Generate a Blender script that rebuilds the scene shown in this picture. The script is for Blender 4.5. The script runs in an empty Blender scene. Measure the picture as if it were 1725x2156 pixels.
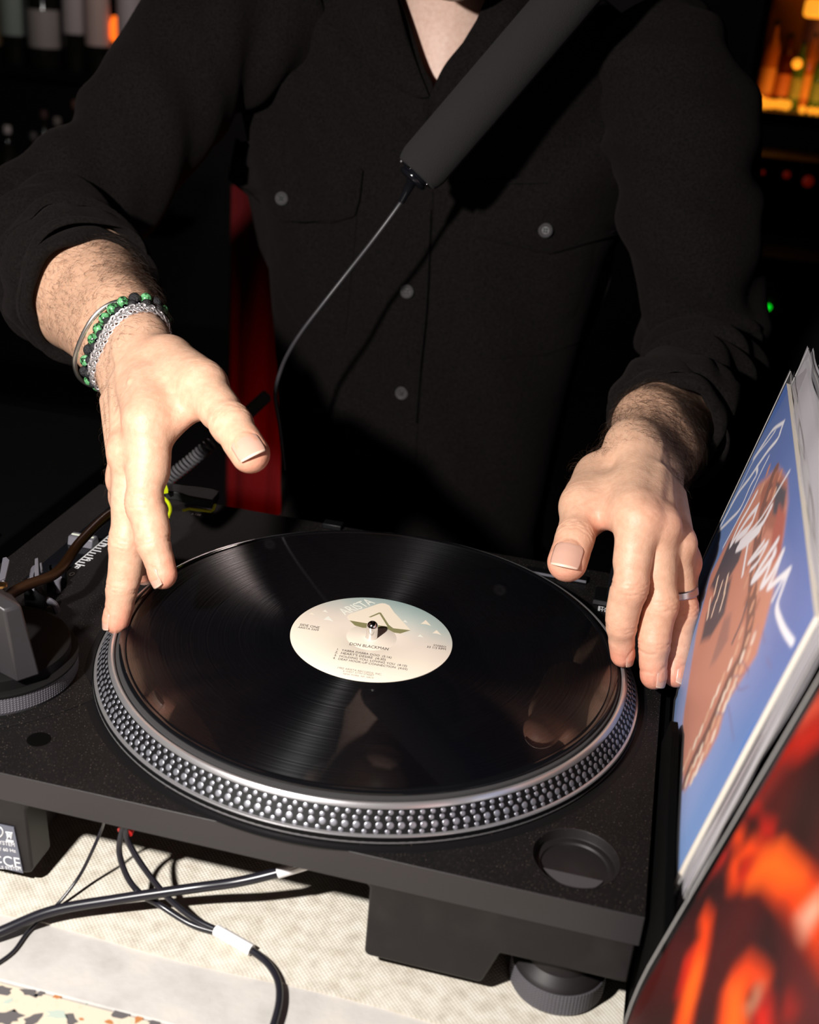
import bpy, math, random
import numpy as np
from mathutils import Vector, Matrix
random.seed(7); RNG = np.random.default_rng(7)
PI = math.pi
SC = bpy.context.scene

# ---------------------------------------------------------------- camera
F_PX = 2480.48; W_PX, H_PX = 1725, 2156
CAM = np.array([0.13729, -0.61107, 0.37250])
PITCH, YAW, ROLL = 0.428484, -0.194612, 0.0874363
_d = np.array([math.sin(YAW)*math.cos(PITCH), math.cos(YAW)*math.cos(PITCH), -math.sin(PITCH)])
_r0 = np.array([math.cos(YAW), -math.sin(YAW), 0.0]); _u0 = np.cross(_r0, _d)
RIGHT = _r0*math.cos(ROLL)+_u0*math.sin(ROLL)
UP = -_r0*math.sin(ROLL)+_u0*math.cos(ROLL)
cd = bpy.data.cameras.new('camera'); co = bpy.data.objects.new('camera', cd); SC.collection.objects.link(co)
co.matrix_world = Matrix(((RIGHT[0], UP[0], -_d[0], CAM[0]), (RIGHT[1], UP[1], -_d[1], CAM[1]),
                          (RIGHT[2], UP[2], -_d[2], CAM[2]), (0, 0, 0, 1)))
cd.sensor_fit = 'VERTICAL'; cd.sensor_height = 36.0; cd.sensor_width = 28.8
cd.lens = F_PX/H_PX*36.0; cd.clip_start = 0.02; cd.clip_end = 60
cd.dof.use_dof = True; cd.dof.focus_distance = 0.735; cd.dof.aperture_fstop = 7.6
SC.camera = co

# ---------------------------------------------------------------- world, lights, exposure
wd = bpy.data.worlds.new('world'); SC.world = wd; wd.use_nodes = True
wd.node_tree.nodes['Background'].inputs[0].default_value = (1.0, 0.35, 0.2, 1)
wd.node_tree.nodes['Background'].inputs[1].default_value = 0.0015
SC.view_settings.view_transform = 'Standard'; SC.view_settings.look = 'None'
SC.view_settings.gamma = 1.0; SC.view_settings.use_curve_mapping = False
SC.view_settings.exposure = 0.0
FLASH = Vector((-0.20, -0.60, 0.47))
fl = bpy.data.lights.new('camera_flash', 'AREA'); fl.shape = 'DISK'; fl.size = 0.035; fl.energy = 12.4
fl.color = (1.0, 0.965, 0.93)
fo = bpy.data.objects.new('camera_flash', fl); SC.collection.objects.link(fo); fo.location = FLASH
fo.rotation_euler = (Vector((-0.02, 0.15, 0.05))-FLASH).to_track_quat('-Z', 'Y').to_euler()

# ---------------------------------------------------------------- helpers
def ray(px, py):
    return _d+RIGHT*(px-W_PX/2)/F_PX-UP*(py-H_PX/2)/F_PX
def at(px, py, c=None, x=None, y=None, z=None):
    """point seen at a photo pixel: at camera depth c, or on the plane x=, y= or z="""
    k = ray(px, py)
    if c is not None: return CAM+k*c
    if z is not None: return CAM+k*((z-CAM[2])/k[2])
    if y is not None: return CAM+k*((y-CAM[1])/k[1])
    return CAM+k*((x-CAM[0])/k[0])
def cv(x, y, z):                      # direction from (right, up, towards camera)
    v = RIGHT*x+UP*y-_d*z
    return v/np.linalg.norm(v)
def nrm(v): v = np.asarray(v, float); return v/np.linalg.norm(v)

class M:
    """collects shapes for ONE mesh"""
    def __init__(s): s.v = []; s.f = []; s.mi = []
    def add(s, V, F, m=0):
        n = len(s.v); s.v += [tuple(map(float, p)) for p in V]; s.f += [tuple(i+n for i in f) for f in F]; s.mi += [m]*len(F); return s
    def box(s, a, b, m=0):
        x0, y0, z0 = a; x1, y1, z1 = b
        V = [(x0,y0,z0),(x1,y0,z0),(x1,y1,z0),(x0,y1,z0),(x0,y0,z1),(x1,y0,z1),(x1,y1,z1),(x0,y1,z1)]
        return s.add(V, [(0,3,2,1),(4,5,6,7),(0,1,5,4),(1,2,6,5),(2,3,7,6),(3,0,4,7)], m)
    def obox(s, c, ax, ay, az, m=0):  # oriented box, half axes
        c = np.array(c); V = [c+ax*i+ay*j+az*k for k in (-1, 1) for i, j in ((-1,-1),(1,-1),(1,1),(-1,1))]
        return s.add(V, [(0,3,2,1),(4,5,6,7),(0,1,5,4),(1,2,6,5),(2,3,7,6),(3,0,4,7)], m)
    def lathe(s, prof, n=96, c=(0,0,0), ax=(0,0,1), closed=False, m=0):
        ax = nrm(ax); t = np.array((1,0,0)) if abs(ax[0]) < .9 else np.array((0,1,0))
        u = nrm(np.cross(ax, t)); w = np.cross(ax, u); c = np.array(c, float); V = []; F = []
        for r, z in prof:
            for k in range(n):
                a = 2*PI*k/n; V.append(c+ax*z+(u*math.cos(a)+w*math.sin(a))*r)
        P = len(prof)
        for i in range(P if closed else P-1):
            j = (i+1) % P
            for k in range(n): F.append((i*n+k, i*n+(k+1)%n, j*n+(k+1)%n, j*n+k))
        if not closed:
            if 1e-6 < prof[0][0] < .0125: F.append(tuple(range(n))[::-1])
            if 1e-6 < prof[-1][0] < .0125: F.append(tuple((P-1)*n+k for k in range(n)))
        return s.add(V, F, m)
    def tube(s, pts, r, n=12, m=0, closed=False, r2=None):
        P = [np.array(p, float) for p in pts]; N = len(P); V = []; F = []; up = None
        for i, p in enumerate(P):
            a = P[(i-1) % N] if (closed or i) else p; b = P[(i+1) % N] if (closed or i < N-1) else p
            t = nrm(b-a)
            if up is None: up = np.array((0,0,1.)) if abs(t[2]) < .9 else np.array((1.,0,0))
            up = nrm(up-t*np.dot(up, t)); w = np.cross(t, up)
            ri = r[i] if hasattr(r, '__len__') else r; rj = ri if r2 is None else r2
            for k in range(n):
                q = 2*PI*k/n; V.append(p+up*math.cos(q)*ri+w*math.sin(q)*rj)
        for i in range(N if closed else N-1):
            j = (i+1) % N
            for k in range(n): F.append((i*n+k, i*n+(k+1)%n, j*n+(k+1)%n, j*n+k))
        if not closed: F.append(tuple(range(n))[::-1]); F.append(tuple((N-1)*n+k for k in range(n)))
        return s.add(V, F, m)
    def prism(s, poly, d, m=0):       # closed polygon pushed along vector d
        n = len(poly); d = np.array(d, float); V = [np.array(p, float) for p in poly]; V += [p+d for p in V]
        return s.add(V, [tuple(range(n))[::-1], tuple(range(n, 2*n))]+[(i, (i+1)%n, n+(i+1)%n, n+i) for i in range(n)], m)
    def ball(s, c, r, n=12, m=0, sc=(1,1,1)):
        prof = [(max(math.sin(PI*i/n), 0)*r, -math.cos(PI*i/n)*r) for i in range(n+1)]
        k = len(s.v); s.lathe(prof, n*2, (0,0,0), m=m)
        for i in range(k, len(s.v)):
            p = s.v[i]; s.v[i] = (c[0]+p[0]*sc[0], c[1]+p[1]*sc[1], c[2]+p[2]*sc[2])
        return s
    def grid(s, fn, nu, nv, m=0):
        V = [fn(i/nu, j/nv) for j in range(nv+1) for i in range(nu+1)]; w = nu+1
        return s.add(V, [(j*w+i, j*w+i+1, (j+1)*w+i+1, (j+1)*w+i) for j in range(nv) for i in range(nu)], m)

def root_of(o):
    while o.parent: o = o.parent
    return o
def link(o, parent=None):
    SC.collection.objects.link(o)
    if parent is not None: o.parent = parent
    return o
def tag(o, label=None, cat=None, group=None, kind=None):
    if label: o['label'] = label
    if cat: o['category'] = cat
    if group: o['group'] = group
    if kind: o['kind'] = kind
    return o
def build(name, mb, mat, parent=None, smooth=True, bevel=0, label=None, angle=35, seg=2, keep=False):
    V = np.array(mb.v); off = np.array(root_of(parent).location) if parent is not None else (V.min(0)+V.max(0))/2*[1,1,0]+[0,0,V[:,2].min()]
    me = bpy.data.meshes.new(name); me.from_pydata([tuple(p) for p in V-off], [], mb.f); me.validate()
    for mt in (mat if isinstance(mat, (list, tuple)) else [mat]): me.materials.append(mt)
    if any(mb.mi) and len(me.polygons) == len(mb.mi): me.polygons.foreach_set('material_index', mb.mi)
    me.polygons.foreach_set('use_smooth', [smooth]*len(me.polygons))
    if smooth and angle:
        try: me.set_sharp_from_angle(angle=math.radians(angle))
        except Exception: pass
    o = bpy.data.objects.new(name, me)
    if parent is None: o.location = off
    link(o, parent)
    if bevel:
        b = o.modifiers.new('bevel', 'BEVEL'); b.width = bevel; b.segments = seg; b.limit_method = 'ANGLE'; b.angle_limit = math.radians(30)
    if label: o['label'] = label
    return o
def thing(name, loc, label, cat, group=None):
    o = bpy.data.objects.new(name, None); o.location = tuple(map(float, loc)); o.empty_display_size = .02
    link(o); return tag(o, label, cat, group)
def text(name, body, p0, p1, up, mat, parent, extrude=.00004, stretch=1.0, ratio=None, shift=0):
    """flat lettering whose line runs from p0 to p1 (world points); up is roughly its upward direction"""
    c = bpy.data.curves.new(name, 'FONT'); c.body = body; c.size = 1; c.resolution_u = 3
    o = bpy.data.objects.new(name, c); SC.collection.objects.link(o)
    bpy.context.view_layer.update(); w = max(o.dimensions.x, 1e-3)
    p0 = np.array(p0); p1 = np.array(p1); x = p1-p0; L = np.linalg.norm(x); x = x/L; y = nrm(np.array(up)-x*np.dot(up, x)); z = np.cross(x, y)
    s = L/w; sy = s*stretch if ratio is None else ratio
    off = np.array(root_of(parent).location); p = p0-off+z*shift
    c.extrude = extrude/s; c.offset = .001
    o.matrix_local = Matrix(((x[0]*s, y[0]*sy, z[0]*s, p[0]), (x[1]*s, y[1]*sy, z[1]*s, p[1]), (x[2]*s, y[2]*sy, z[2]*s, p[2]), (0,0,0,1)))
    o.data.materials.append(mat); bpy.context.view_layer.update()
    me = bpy.data.meshes.new_from_object(o.evaluated_get(bpy.context.evaluated_depsgraph_get())); mw = o.matrix_local.copy(); bpy.data.objects.remove(o)
    n = bpy.data.objects.new(name, me); me.transform(mw); SC.collection.objects.link(n); n.parent = parent; return n
def spline(pts, n=10):
    P = [np.array(p, float) for p in pts]; P = [2*P[0]-P[1]]+P+[2*P[-1]-P[-2]]; out = []
    for i in range(1, len(P)-2):
        a, b, c, d = P[i-1:i+3]
        for k in range(n):
            t = k/n; out.append(.5*((2*b)+(-a+c)*t+(2*a-5*b+4*c-d)*t*t+(-a+3*b-3*c+d)*t**3))
    out.append(P[-2]); return out

# ---------------------------------------------------------------- materials
def mat(name, col, rough=.5, metal=0, **k):
    m = bpy.data.materials.new(name); m.use_nodes = True; b = m.node_tree.nodes['Principled BSDF']
    b.inputs['Base Color'].default_value = (*col, 1); b.inputs['Roughness'].default_value = rough; b.inputs['Metallic'].default_value = metal
    for q, v in k.items():
        b.inputs[q.replace('_', ' ')].default_value = v
    return m
def nodes(m): return m.node_tree.nodes, m.node_tree.links, m.node_tree.nodes['Principled BSDF']
def tex(m, kind='NOISE', scale=100, detail=3, coord='Object', stretch=None, **k):
    N, L, b = nodes(m); tc = N.new('ShaderNodeTexCoord'); mp = N.new('ShaderNodeMapping')
    if stretch: mp.inputs['Scale'].default_value = stretch
    L.new(tc.outputs[coord], mp.inputs[0]); t = N.new('ShaderNodeTex'+kind.capitalize()); t.inputs['Scale'].default_value = scale
    if 'Detail' in t.inputs: t.inputs['Detail'].default_value = detail
    L.new(mp.outputs[0], t.inputs['Vector']); return t
def bump(m, t, strength=.3, dist=.001, out=0, prev=None):
    N, L, b = nodes(m); bm = N.new('ShaderNodeBump'); bm.inputs['Strength'].default_value = strength; bm.inputs['Distance'].default_value = dist
    L.new(t.outputs[out], bm.inputs['Height'])
    if prev: L.new(prev.outputs[0], bm.inputs['Normal'])
    L.new(bm.outputs[0], b.inputs['Normal']); return bm
def ramp(m, t, stops, sock='Base Color', out=0):
    N, L, b = nodes(m); r = N.new('ShaderNodeValToRGB'); e = r.color_ramp.elements
    while len(e) < len(stops): e.new(.5)
    for i, (p, c) in enumerate(stops): e[i].position = p; e[i].color = (*c, 1) if len(c) == 3 else c
    L.new(t.outputs[out], r.inputs[0]); L.new(r.outputs[0], b.inputs[sock]); return r

def dusty(name, col, rough, dust=(.30,.27,.24), amt=.76, sc=900, bs=.15):
    """black paint with fine grain and scattered pale dust specks"""
    m = mat(name, col, rough); N, L, b = nodes(m)
    t = tex(m, 'NOISE', sc, 2); t2 = tex(m, 'NOISE', 42, 4)
    r = ramp(m, t, [(amt, col), (amt+.05, dust)])
    r2 = N.new('ShaderNodeValToRGB'); r2.color_ramp.elements[0].position = .35; r2.color_ramp.elements[0].color = (*[c*.7 for c in col], 1)
    r2.color_ramp.elements[1].position = .75; r2.color_ramp.elements[1].color = (*[c*1.7 for c in col], 1); L.new(t2.outputs[0], r2.inputs[0])
    mx = N.new('ShaderNodeMix'); mx.data_type = 'RGBA'; mx.blend_type = 'LIGHTEN'; mx.inputs[0].default_value = 1
    L.new(r2.outputs[0], mx.inputs[6]); L.new(r.outputs[0], mx.inputs[7]); L.new(mx.outputs[2], b.inputs['Base Color'])
    bump(m, tex(m, 'NOISE', 2600, 2), bs, .0003); b.inputs['Specular IOR Level'].default_value = .28; return m
MT = {}
MT['plinth'] = dusty('black_painted_metal', (.0031,.0024,.0024), .6, (.10,.075,.062), .65, 1200)
MT['rubber'] = dusty('moulded_black_rubber', (.0108,.0086,.0090), .5, (.018,.015,.016), .8, 800, .1)
MT['edge'] = mat('worn_satin_black_edge', (.020,.0172,.0195), .45)
MT['black'] = mat('black_plastic', (.0022,.0021,.0023), .45, Specular_IOR_Level=.3)
MT['gloss'] = mat('glossy_black_plastic', (.006,.006,.008), .12)
MT['gunmetal'] = mat('gunmetal_grey_metal', (.045,.041,.044), .40, .35); bump(MT['gunmetal'], tex(MT['gunmetal'], 'NOISE', 1800, 2), .12, .0002)
MT['armbase'] = mat('satin_black_arm_base', (.004,.0035,.0035), .75, Specular_IOR_Level=.15)
MT['knurl'] = mat('knurled_dark_metal', (.075,.07,.08), .4)
MT['armgrey'] = mat('light_grey_plastic', (.13,.125,.145), .4)
MT['silver'] = mat('machined_aluminium', (.58,.56,.57), .28, .8)
bump(MT['silver'], tex(MT['silver'], 'NOISE', 900, 2), .08, .0002)
MT['dot'] = mat('polished_strobe_dot', (.34,.34,.38), .33, .7)
MT['chrome'] = mat('polished_steel', (.8,.78,.78), .12, 1.0)
MT['ringdark'] = mat('matte_black_rim', (.0030,.0027,.0030), .55, Specular_IOR_Level=.25)
MT['white'] = mat('white_print', (.75,.75,.76), .5)
MT['whitesleeve'] = mat('white_label_tape', (.85,.83,.84), .4)
MT['cable'] = mat('black_cable_rubber', (.012,.011,.016), .28)
MT['yellow'] = mat('neon_yellow_green_plastic', (.62,.72,.01), .4)
MT['redplastic'] = mat('red_plastic', (.5,.01,.01), .35)
MT['felt'] = mat('dark_grey_felt', (.035,.033,.034), .95); bump(MT['felt'], tex(MT['felt'], 'NOISE', 3500, 3), .8, .0006)
MT['foam'] = mat('black_foam', (.0128,.0104,.0108), 1.0); bump(MT['foam'], tex(MT['foam'], 'NOISE', 1400, 3), .7, .0012)

# grooved vinyl
m = mat('grooved_black_vinyl', (.002,.002,.003), .28); MT['vinyl'] = m; N, L, b = nodes(m)
b.inputs['Anisotropic'].default_value = .985; b.inputs['Anisotropic Rotation'].default_value = .25; b.inputs['Roughness'].default_value = .36; b.inputs['Specular IOR Level'].default_value = .42
b.inputs['Coat Weight'].default_value = 1.0; b.inputs['Coat Roughness'].default_value = .012; b.inputs['Coat IOR'].default_value = 1.45
tc = N.new('ShaderNodeTexCoord'); tg = N.new('ShaderNodeVectorMath'); tg.operation = 'CROSS_PRODUCT'; tg.inputs[0].default_value = (0,0,1); L.new(tc.outputs['Object'], tg.inputs[1]); tn = N.new('ShaderNodeVectorMath'); tn.operation = 'NORMALIZE'; L.new(tg.outputs[0], tn.inputs[0]); L.new(tn.outputs[0], b.inputs['Tangent'])
ln = N.new('ShaderNodeVectorMath'); ln.operation = 'LENGTH'; L.new(tc.outputs['Object'], ln.inputs[0])
nz = N.new('ShaderNodeTexNoise'); nz.noise_dimensions = '1D'; nz.inputs['Scale'].default_value = 900; nz.inputs['Detail'].default_value = 3
L.new(ln.outputs['Value'], nz.inputs['W']); rr = N.new('ShaderNodeMapRange'); rr.inputs[1].default_value = .3; rr.inputs[2].default_value = .7
rr.inputs[3].default_value = .20; rr.inputs[4].default_value = .34; L.new(nz.outputs[0], rr.inputs[0]); L.new(rr.outputs[0], b.inputs['Roughness'])
MT['vinyl_edge'] = mat('smooth_vinyl', (.004,.004,.005), .06)

# printed paper label: pale blue green at the top running to cream
m = mat('printed_label_paper', (.8,.7,.55), .45); MT['label'] = m; N, L, b = nodes(m)
tc = N.new('ShaderNodeTexCoord'); sp = N.new('ShaderNodeSeparateXYZ'); L.new(tc.outputs['Object'], sp.inputs[0])
ad = N.new('ShaderNodeMath'); ad.operation = 'MULTIPLY_ADD'; ad.inputs[1].default_value = .25; L.new(sp.outputs['X'], ad.inputs[0]); L.new(sp.outputs['Y'], ad.inputs[2])
nz = tex(m, 'NOISE', 60, 2); ad2 = N.new('ShaderNodeMath'); ad2.operation = 'MULTIPLY_ADD'; ad2.inputs[1].default_value = .012; L.new(nz.outputs[0], ad2.inputs[0]); L.new(ad.outputs[0], ad2.inputs[2])
mr = N.new('ShaderNodeMapRange'); mr.inputs[1].default_value = -.05; mr.inputs[2].default_value = .06; L.new(ad2.outputs[0], mr.inputs[0])
rp = ramp(m, mr, [(0, (.86,.79,.66)), (.38, (.84,.73,.60)), (.62, (.72,.62,.53)), (.80, (.52,.56,.51)), (1, (.36,.49,.47))])

# woven flannel
def cloth(name, col, sheen=.25):
    m = mat(name, col, .95); N, L, b = nodes(m); b.inputs['Sheen Weight'].default_value = sheen; b.inputs['Sheen Roughness'].default_value = .6
    b.inputs['Sheen Tint'].default_value = (.55,.42,.40,1); b.inputs['Specular IOR Level'].default_value = .1
    t = tex(m, 'NOISE', 520, 4); ramp(m, t, [(.3, tuple(c*.55 for c in col)), (.7, tuple(c*1.5 for c in col))])
    b1 = bump(m, tex(m, 'NOISE', 1500, 2), .5, .0006); bump(m, tex(m, 'NOISE', 90, 3), .3, .002, prev=b1); return m
MT['shirt'] = cloth('black_flannel', (.0054,.0043,.0040), .02)
MT['stitch'] = cloth('black_thread', (.006,.005,.005), .02)
MT['button'] = mat('grey_horn_button', (.060,.055,.058), .25); MT['button'].node_tree.nodes['Principled BSDF'].inputs['Coat Weight'].default_value = .3

# skin: base tone times a per-vertex flush and painted arm hair shade
m = mat('skin', (.72,.46,.34), .5); MT['skin'] = m; N, L, b = nodes(m)
at_n = N.new('ShaderNodeAttribute'); at_n.attribute_name = 'tone'
t = tex(m, 'NOISE', 240, 4); mx = N.new('ShaderNodeMix'); mx.data_type = 'RGBA'; mx.blend_type = 'MULTIPLY'; mx.inputs[0].default_value = 1
r = N.new('ShaderNodeValToRGB'); r.color_ramp.elements[0].position = .3; r.color_ramp.elements[0].color = (.88,.83,.80,1)
r.color_ramp.elements[1].position = .7; r.color_ramp.elements[1].color = (1,1,1,1); L.new(t.outputs[0], r.inputs[0])
L.new(at_n.outputs['Color'], mx.inputs[6]); L.new(r.outputs[0], mx.inputs[7]); L.new(mx.outputs[2], b.inputs['Base Color'])
b.inputs['Subsurface Weight'].default_value = .20; b.inputs['Subsurface Radius'].default_value = (1, .3, .15); b.inputs['Subsurface Scale'].default_value = .0055
b.inputs['Specular IOR Level'].default_value = .42
v1 = tex(m, 'VORONOI', 1100); v1.feature = 'DISTANCE_TO_EDGE'
bb = bump(m, v1, .25, .0004); bb1 = bump(m, tex(m, 'NOISE', 700, 4), .30, .0005, prev=bb); bb2 = bump(m, tex(m, 'NOISE', 150, 5), .40, .0010, prev=bb1)
MT['nail'] = mat('fingernail', (.66,.365,.27), .28); MT['nail'].node_tree.nodes['Principled BSDF'].inputs['Subsurface Weight'].default_value = .1
MT['nailtip'] = mat('fingernail_free_edge', (.76,.54,.42), .3)
MT['hair'] = mat('dark_brown_hair', (.035,.016,.008), .45)
MT['beard'] = mat('dark_beard', (.03,.016,.01), .8)

# ---------------------------------------------------------------- setting: floor, back wall, counter
MT['floor'] = mat('dark_floor', (.006,.005,.005), .6); MT['wall'] = mat('black_back_wall', (.004,.003,.003), .8)
tag(build('floor', M().box((-3,-1.6,-1.0),(3,3.9,-.95)), MT['floor'], smooth=False), kind='structure')
tag(build('wall_back', M().box((-3,3.6,-.95),(3,3.7,2.2)), MT['wall'], smooth=False), kind='structure')
MT['red'] = mat('dark_red_drape', (.17,.0015,.004), .9)
bump(MT['red'], tex(MT['red'], 'NOISE', 6, 3, stretch=(8,8,.4)), .5, .02)
m_ = M(); xl = at(484, 600, y=1.25)[0]; zc_ = at(500, 392, y=1.25)[2]
m_.grid(lambda u, v: (xl+u*.28, 1.25+.004*math.sin(u*31)*(u > .02), -.95+v*(zc_+.95)), 60, 2)
dr = build('red_curtain', m_, MT['red']); dr.modifiers.new('s', 'SOLIDIFY').thickness = .004
tag(dr, 'dark red curtain strip hanging between the right arm and torso of the person', 'curtain')

# concrete counter (supports everything), textured mat, terrazzo front slab
TZ = -.0955
m = mat('pale_concrete', (.66,.63,.60), .6); MT['concrete'] = m
t = tex(m, 'NOISE', 35, 6); ramp(m, t, [(.3, (.40,.375,.35)), (.5, (.49,.46,.43)), (.7, (.55,.51,.46))]); bump(m, tex(m, 'NOISE', 260, 5), .3, .0008)
m = mat('dimpled_cream_mat', (.74,.70,.62), .7); MT['mat'] = m
t = tex(m, 'NOISE', 120, 4); ramp(m, t, [(.3, (.48,.43,.35)), (.55, (.60,.555,.47)), (.75, (.66,.62,.55))])
N, L, b = nodes(m); tc = N.new('ShaderNodeTexCoord'); sp = N.new('ShaderNodeSeparateXYZ'); L.new(tc.outputs['Object'], sp.inputs[0])
def wave(sock, f, ph=0):
    a = N.new('ShaderNodeMath'); a.operation = 'MULTIPLY_ADD'; a.inputs[1].default_value = f; a.inputs[2].default_value = ph; L.new(sock, a.inputs[0])
    s = N.new('ShaderNodeMath'); s.operation = 'SINE'; L.new(a.outputs[0], s.inputs[0]); return s
ws = wave(sp.outputs['X'], 2500), wave(sp.outputs['Y'], 2500)
pm = N.new('ShaderNodeMath'); pm.operation = 'MULTIPLY'; L.new(ws[0].outputs[0], pm.inputs[0]); L.new(ws[1].outputs[0], pm.inputs[1])
bm = N.new('ShaderNodeBump'); bm.inputs['Strength'].default_value = .28; bm.inputs['Distance'].default_value = .0005; L.new(pm.outputs[0], bm.inputs['Height'])
b2 = bump(m, tex(m, 'NOISE', 70, 4), .35, .002, prev=bm)
m = mat('cream_terrazzo', (.86,.74,.58), .35); MT['terr'] = m
t = tex(m, 'VORONOI', 210); ramp(m, t, [(.0, (.55,.42,.29)), (.35, (.60,.49,.36)), (.8, (.62,.53,.41))])
MT['chipg'] = mat('grey_stone_chip', (.11,.10,.10), .5); MT['chipb'] = mat('pale_green_stone_chip', (.42,.48,.41), .5); MT['chipo'] = mat('rust_stone_chip', (.42,.17,.06), .5)
tag(build('counter_body', M().box((-.9,-.225,-.95),(.1785,.175,TZ-.020)), mat('black_cabinet', (.006,.005,.005), .7), smooth=False),
    'black cabinet body under the concrete counter slab', 'cabinet')
cs = build('concrete_slab', M().box((-.9,-.2275,TZ-.020),(.180,.180,TZ)), MT['concrete'], bevel=.001)
tag(cs, 'pale grey concrete counter slab in front of the cream mat', 'counter')
ml = .004
def matedge(x): return -.1885+.0012*math.sin(x*40)
mm = M(); xs = [-.5+i*.02 for i in range(35)]
mm.prism([(x, matedge(x), TZ) for x in xs if x <= .1795]+[(.1795, matedge(.18), TZ), (.1795, .178, TZ), (-.5, .178, TZ)], (0,0,.0012))
tag(build('cream_mat', mm, MT['mat'], smooth=False), 'cream dimpled mat spread under the black turntable', 'mat')
tr = thing('terrazzo_slab', (-.2,-.30,-.95), 'cream terrazzo slab with grey chips along the front of the counter', 'counter')
tz0 = TZ-.0005
build('slab', M().box((-.9,-.42,-.95),(.180,-.2285,tz0)), MT['terr'], tr, smooth=False)
for (px, py, s, k, n, ang) in [(14,2143,.0085,0,7,.3),(70,2146,.0065,0,6,1.2),(256,2136,.0062,0,6,.5),(150,2149,.0055,0,5,2.1),(62,2090,.0045,0,5,-.1),(84,2092,.004,0,5,1.3),(3,2086,.006,0,6,.4),
                               (120,2137,.0055,1,6,.3),(18,2108,.0035,1,5,1),(188,2108,.003,1,5,.2),(144,2084,.002,2,5,.2),(122,2098,.0025,2,5,.7),(296,2143,.0045,2,5,1.4),(172,2146,.0014,2,5,.2),(30,2128,.0013,2,5,.2),
                               (330,2150,.005,0,6,.8),(30,2064,.0016,2,5,.1),(230,2152,.0022,2,5,.1)]:
    c = at(px, py, z=tz0); rg = random.Random(px); P = []
    for q in range(n*2):
        a = 2*PI*q/(n*2); rr_ = s*(.50+.60*rg.random())*(1 if q % 2 else .86)
        u, v = math.cos(a)*rr_*1.25, math.sin(a)*rr_*.62; P.append((c[0]+u*math.cos(ang)-v*math.sin(ang), c[1]+u*math.sin(ang)*.7+v*math.cos(ang), tz0-.001))
    build('stone_chip', M().prism(P, (0,0,.00115)), MT[('chipg','chipb','chipo')[k]], tr, smooth=False)
rg = random.Random(5)
for q in range(26):                 # further chips of the same slab towards the right and the near side
    c = (-.16+rg.random()*.32, -.24-rg.random()*.15); s = .002+rg.random()*.005; P = []; n = 5
    for k in range(n*2):
        a = 2*PI*k/(n*2)+.3*q; rr_ = s*(.6+.5*rg.random()); P.append((c[0]+math.cos(a)*rr_*1.2, c[1]+math.sin(a)*rr_*.7, tz0-.001))
    if c[1] < -.2335 and (c[0] > -.045 or c[1] < -.26): build('stone_chip', M().prism(P, (0,0,.00112)), MT[('chipg','chipb','chipo')[q % 3]], tr, smooth=False)

# ---------------------------------------------------------------- turntable
TT = thing('turntable', (-.0475,.0085,-.094), 'black direct drive turntable with dotted silver platter rim under a spinning record', 'turntable')
x0, x1, y0, y1 = -.274, .1788, -.168, .185
PT = -.0198                                              # plinth top
# plinth: upper deck with two sinks, cut by booleans
deck = M().box((x0,y0,-.0375),(x1,y1,PT))
plinth = build('plinth', deck, [MT['plinth'], MT['edge']], TT, smooth=True, bevel=0)
def cutter(fn):
    mb = M(); fn(mb); c = build('cutter', mb, MT['plinth'], TT, smooth=False); return c
HC = at(1213, 1806, z=PT); HR = .0212
cut = cutter(lambda q: (q.lathe([(HR,-.0068),(HR,.01)], 64, (HC[0],HC[1],PT))))
bo = plinth.modifiers.new('b', 'BOOLEAN'); bo.object = cut; bo.operation = 'DIFFERENCE'; bo.solver = 'EXACT'
SH = at(82, 1557, z=PT)
cut2 = cutter(lambda q: q.lathe([(.0060,-.006),(.0060,.01)], 32, (SH[0],SH[1],PT)))
bo2 = plinth.modifiers.new('b', 'BOOLEAN'); bo2.object = cut2; bo2.operation = 'DIFFERENCE'; bo2.solver = 'EXACT'
bv = plinth.modifiers.new('v', 'BEVEL'); bv.width = .0008; bv.segments = 2; bv.limit_method = 'ANGLE'; bv.angle_limit = math.radians(40)
dg = bpy.context.evaluated_depsgraph_get(); nm = bpy.data.meshes.new_from_object(plinth.evaluated_get(dg)); plinth.modifiers.clear(); plinth.data = nm
for c in (cut, cut2): bpy.data.objects.remove(c)
# side faces of the deck carry the worn satin edge finish
for p in nm.polygons:
    if abs(p.normal.z) < .9 and abs((p.center.y+.0085)-y0) < .0012: p.material_index = 1
    p.use_smooth = False
# rubber lower body with raised block at each end and openings between
lb = M()
prof = [(.1772,-.030),(.1772,-.0626),(.1145,-.0626),(.1075,-.0838),(.1060,-.0845),(.0490,-.0845),(.0472,-.0838),(.0463,-.082),(.0463,-.0405),(.0440,-.0378),(.040,-.0372),
        (-.136,-.0372),(-.1395,-.0385),(-.1405,-.042),(-.1388,-.080),(-.1400,-.0835),(-.1430,-.0845),(-.2722,-.0845),(-.2722,-.030)]
lb.prism([(x, y0+.0008, z) for x, z in prof], (0,.020,0))
build('rear_skirt', lb, MT['rubber'], TT, bevel=.0012, angle=30)
build('base_block', M().box((.0472,y0+.019,-.0625),(.1770,y1-.001,-.0376)), MT['rubber'], TT, smooth=False)
build('base_block', M().box((x0+.002,y0+.019,-.0835),(-.150,y1-.001,-.0376)), MT['rubber'], TT, smooth=False)
core = M().prism([(-.1398,y0+.019,-.0376),(-.150,y0+.019,-.0835),(-.151,y0+.019,-.0835),(-.151,y0+.019,-.0376)], (0,.334,0))
build('block_side', core, MT['rubber'], TT, smooth=False)
build('bottom_cover', M().box((x0+.002,y0+.05,-.0465),(x1-.002,y1-.002,-.0377)), MT['rubber'], TT, smooth=False)
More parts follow.
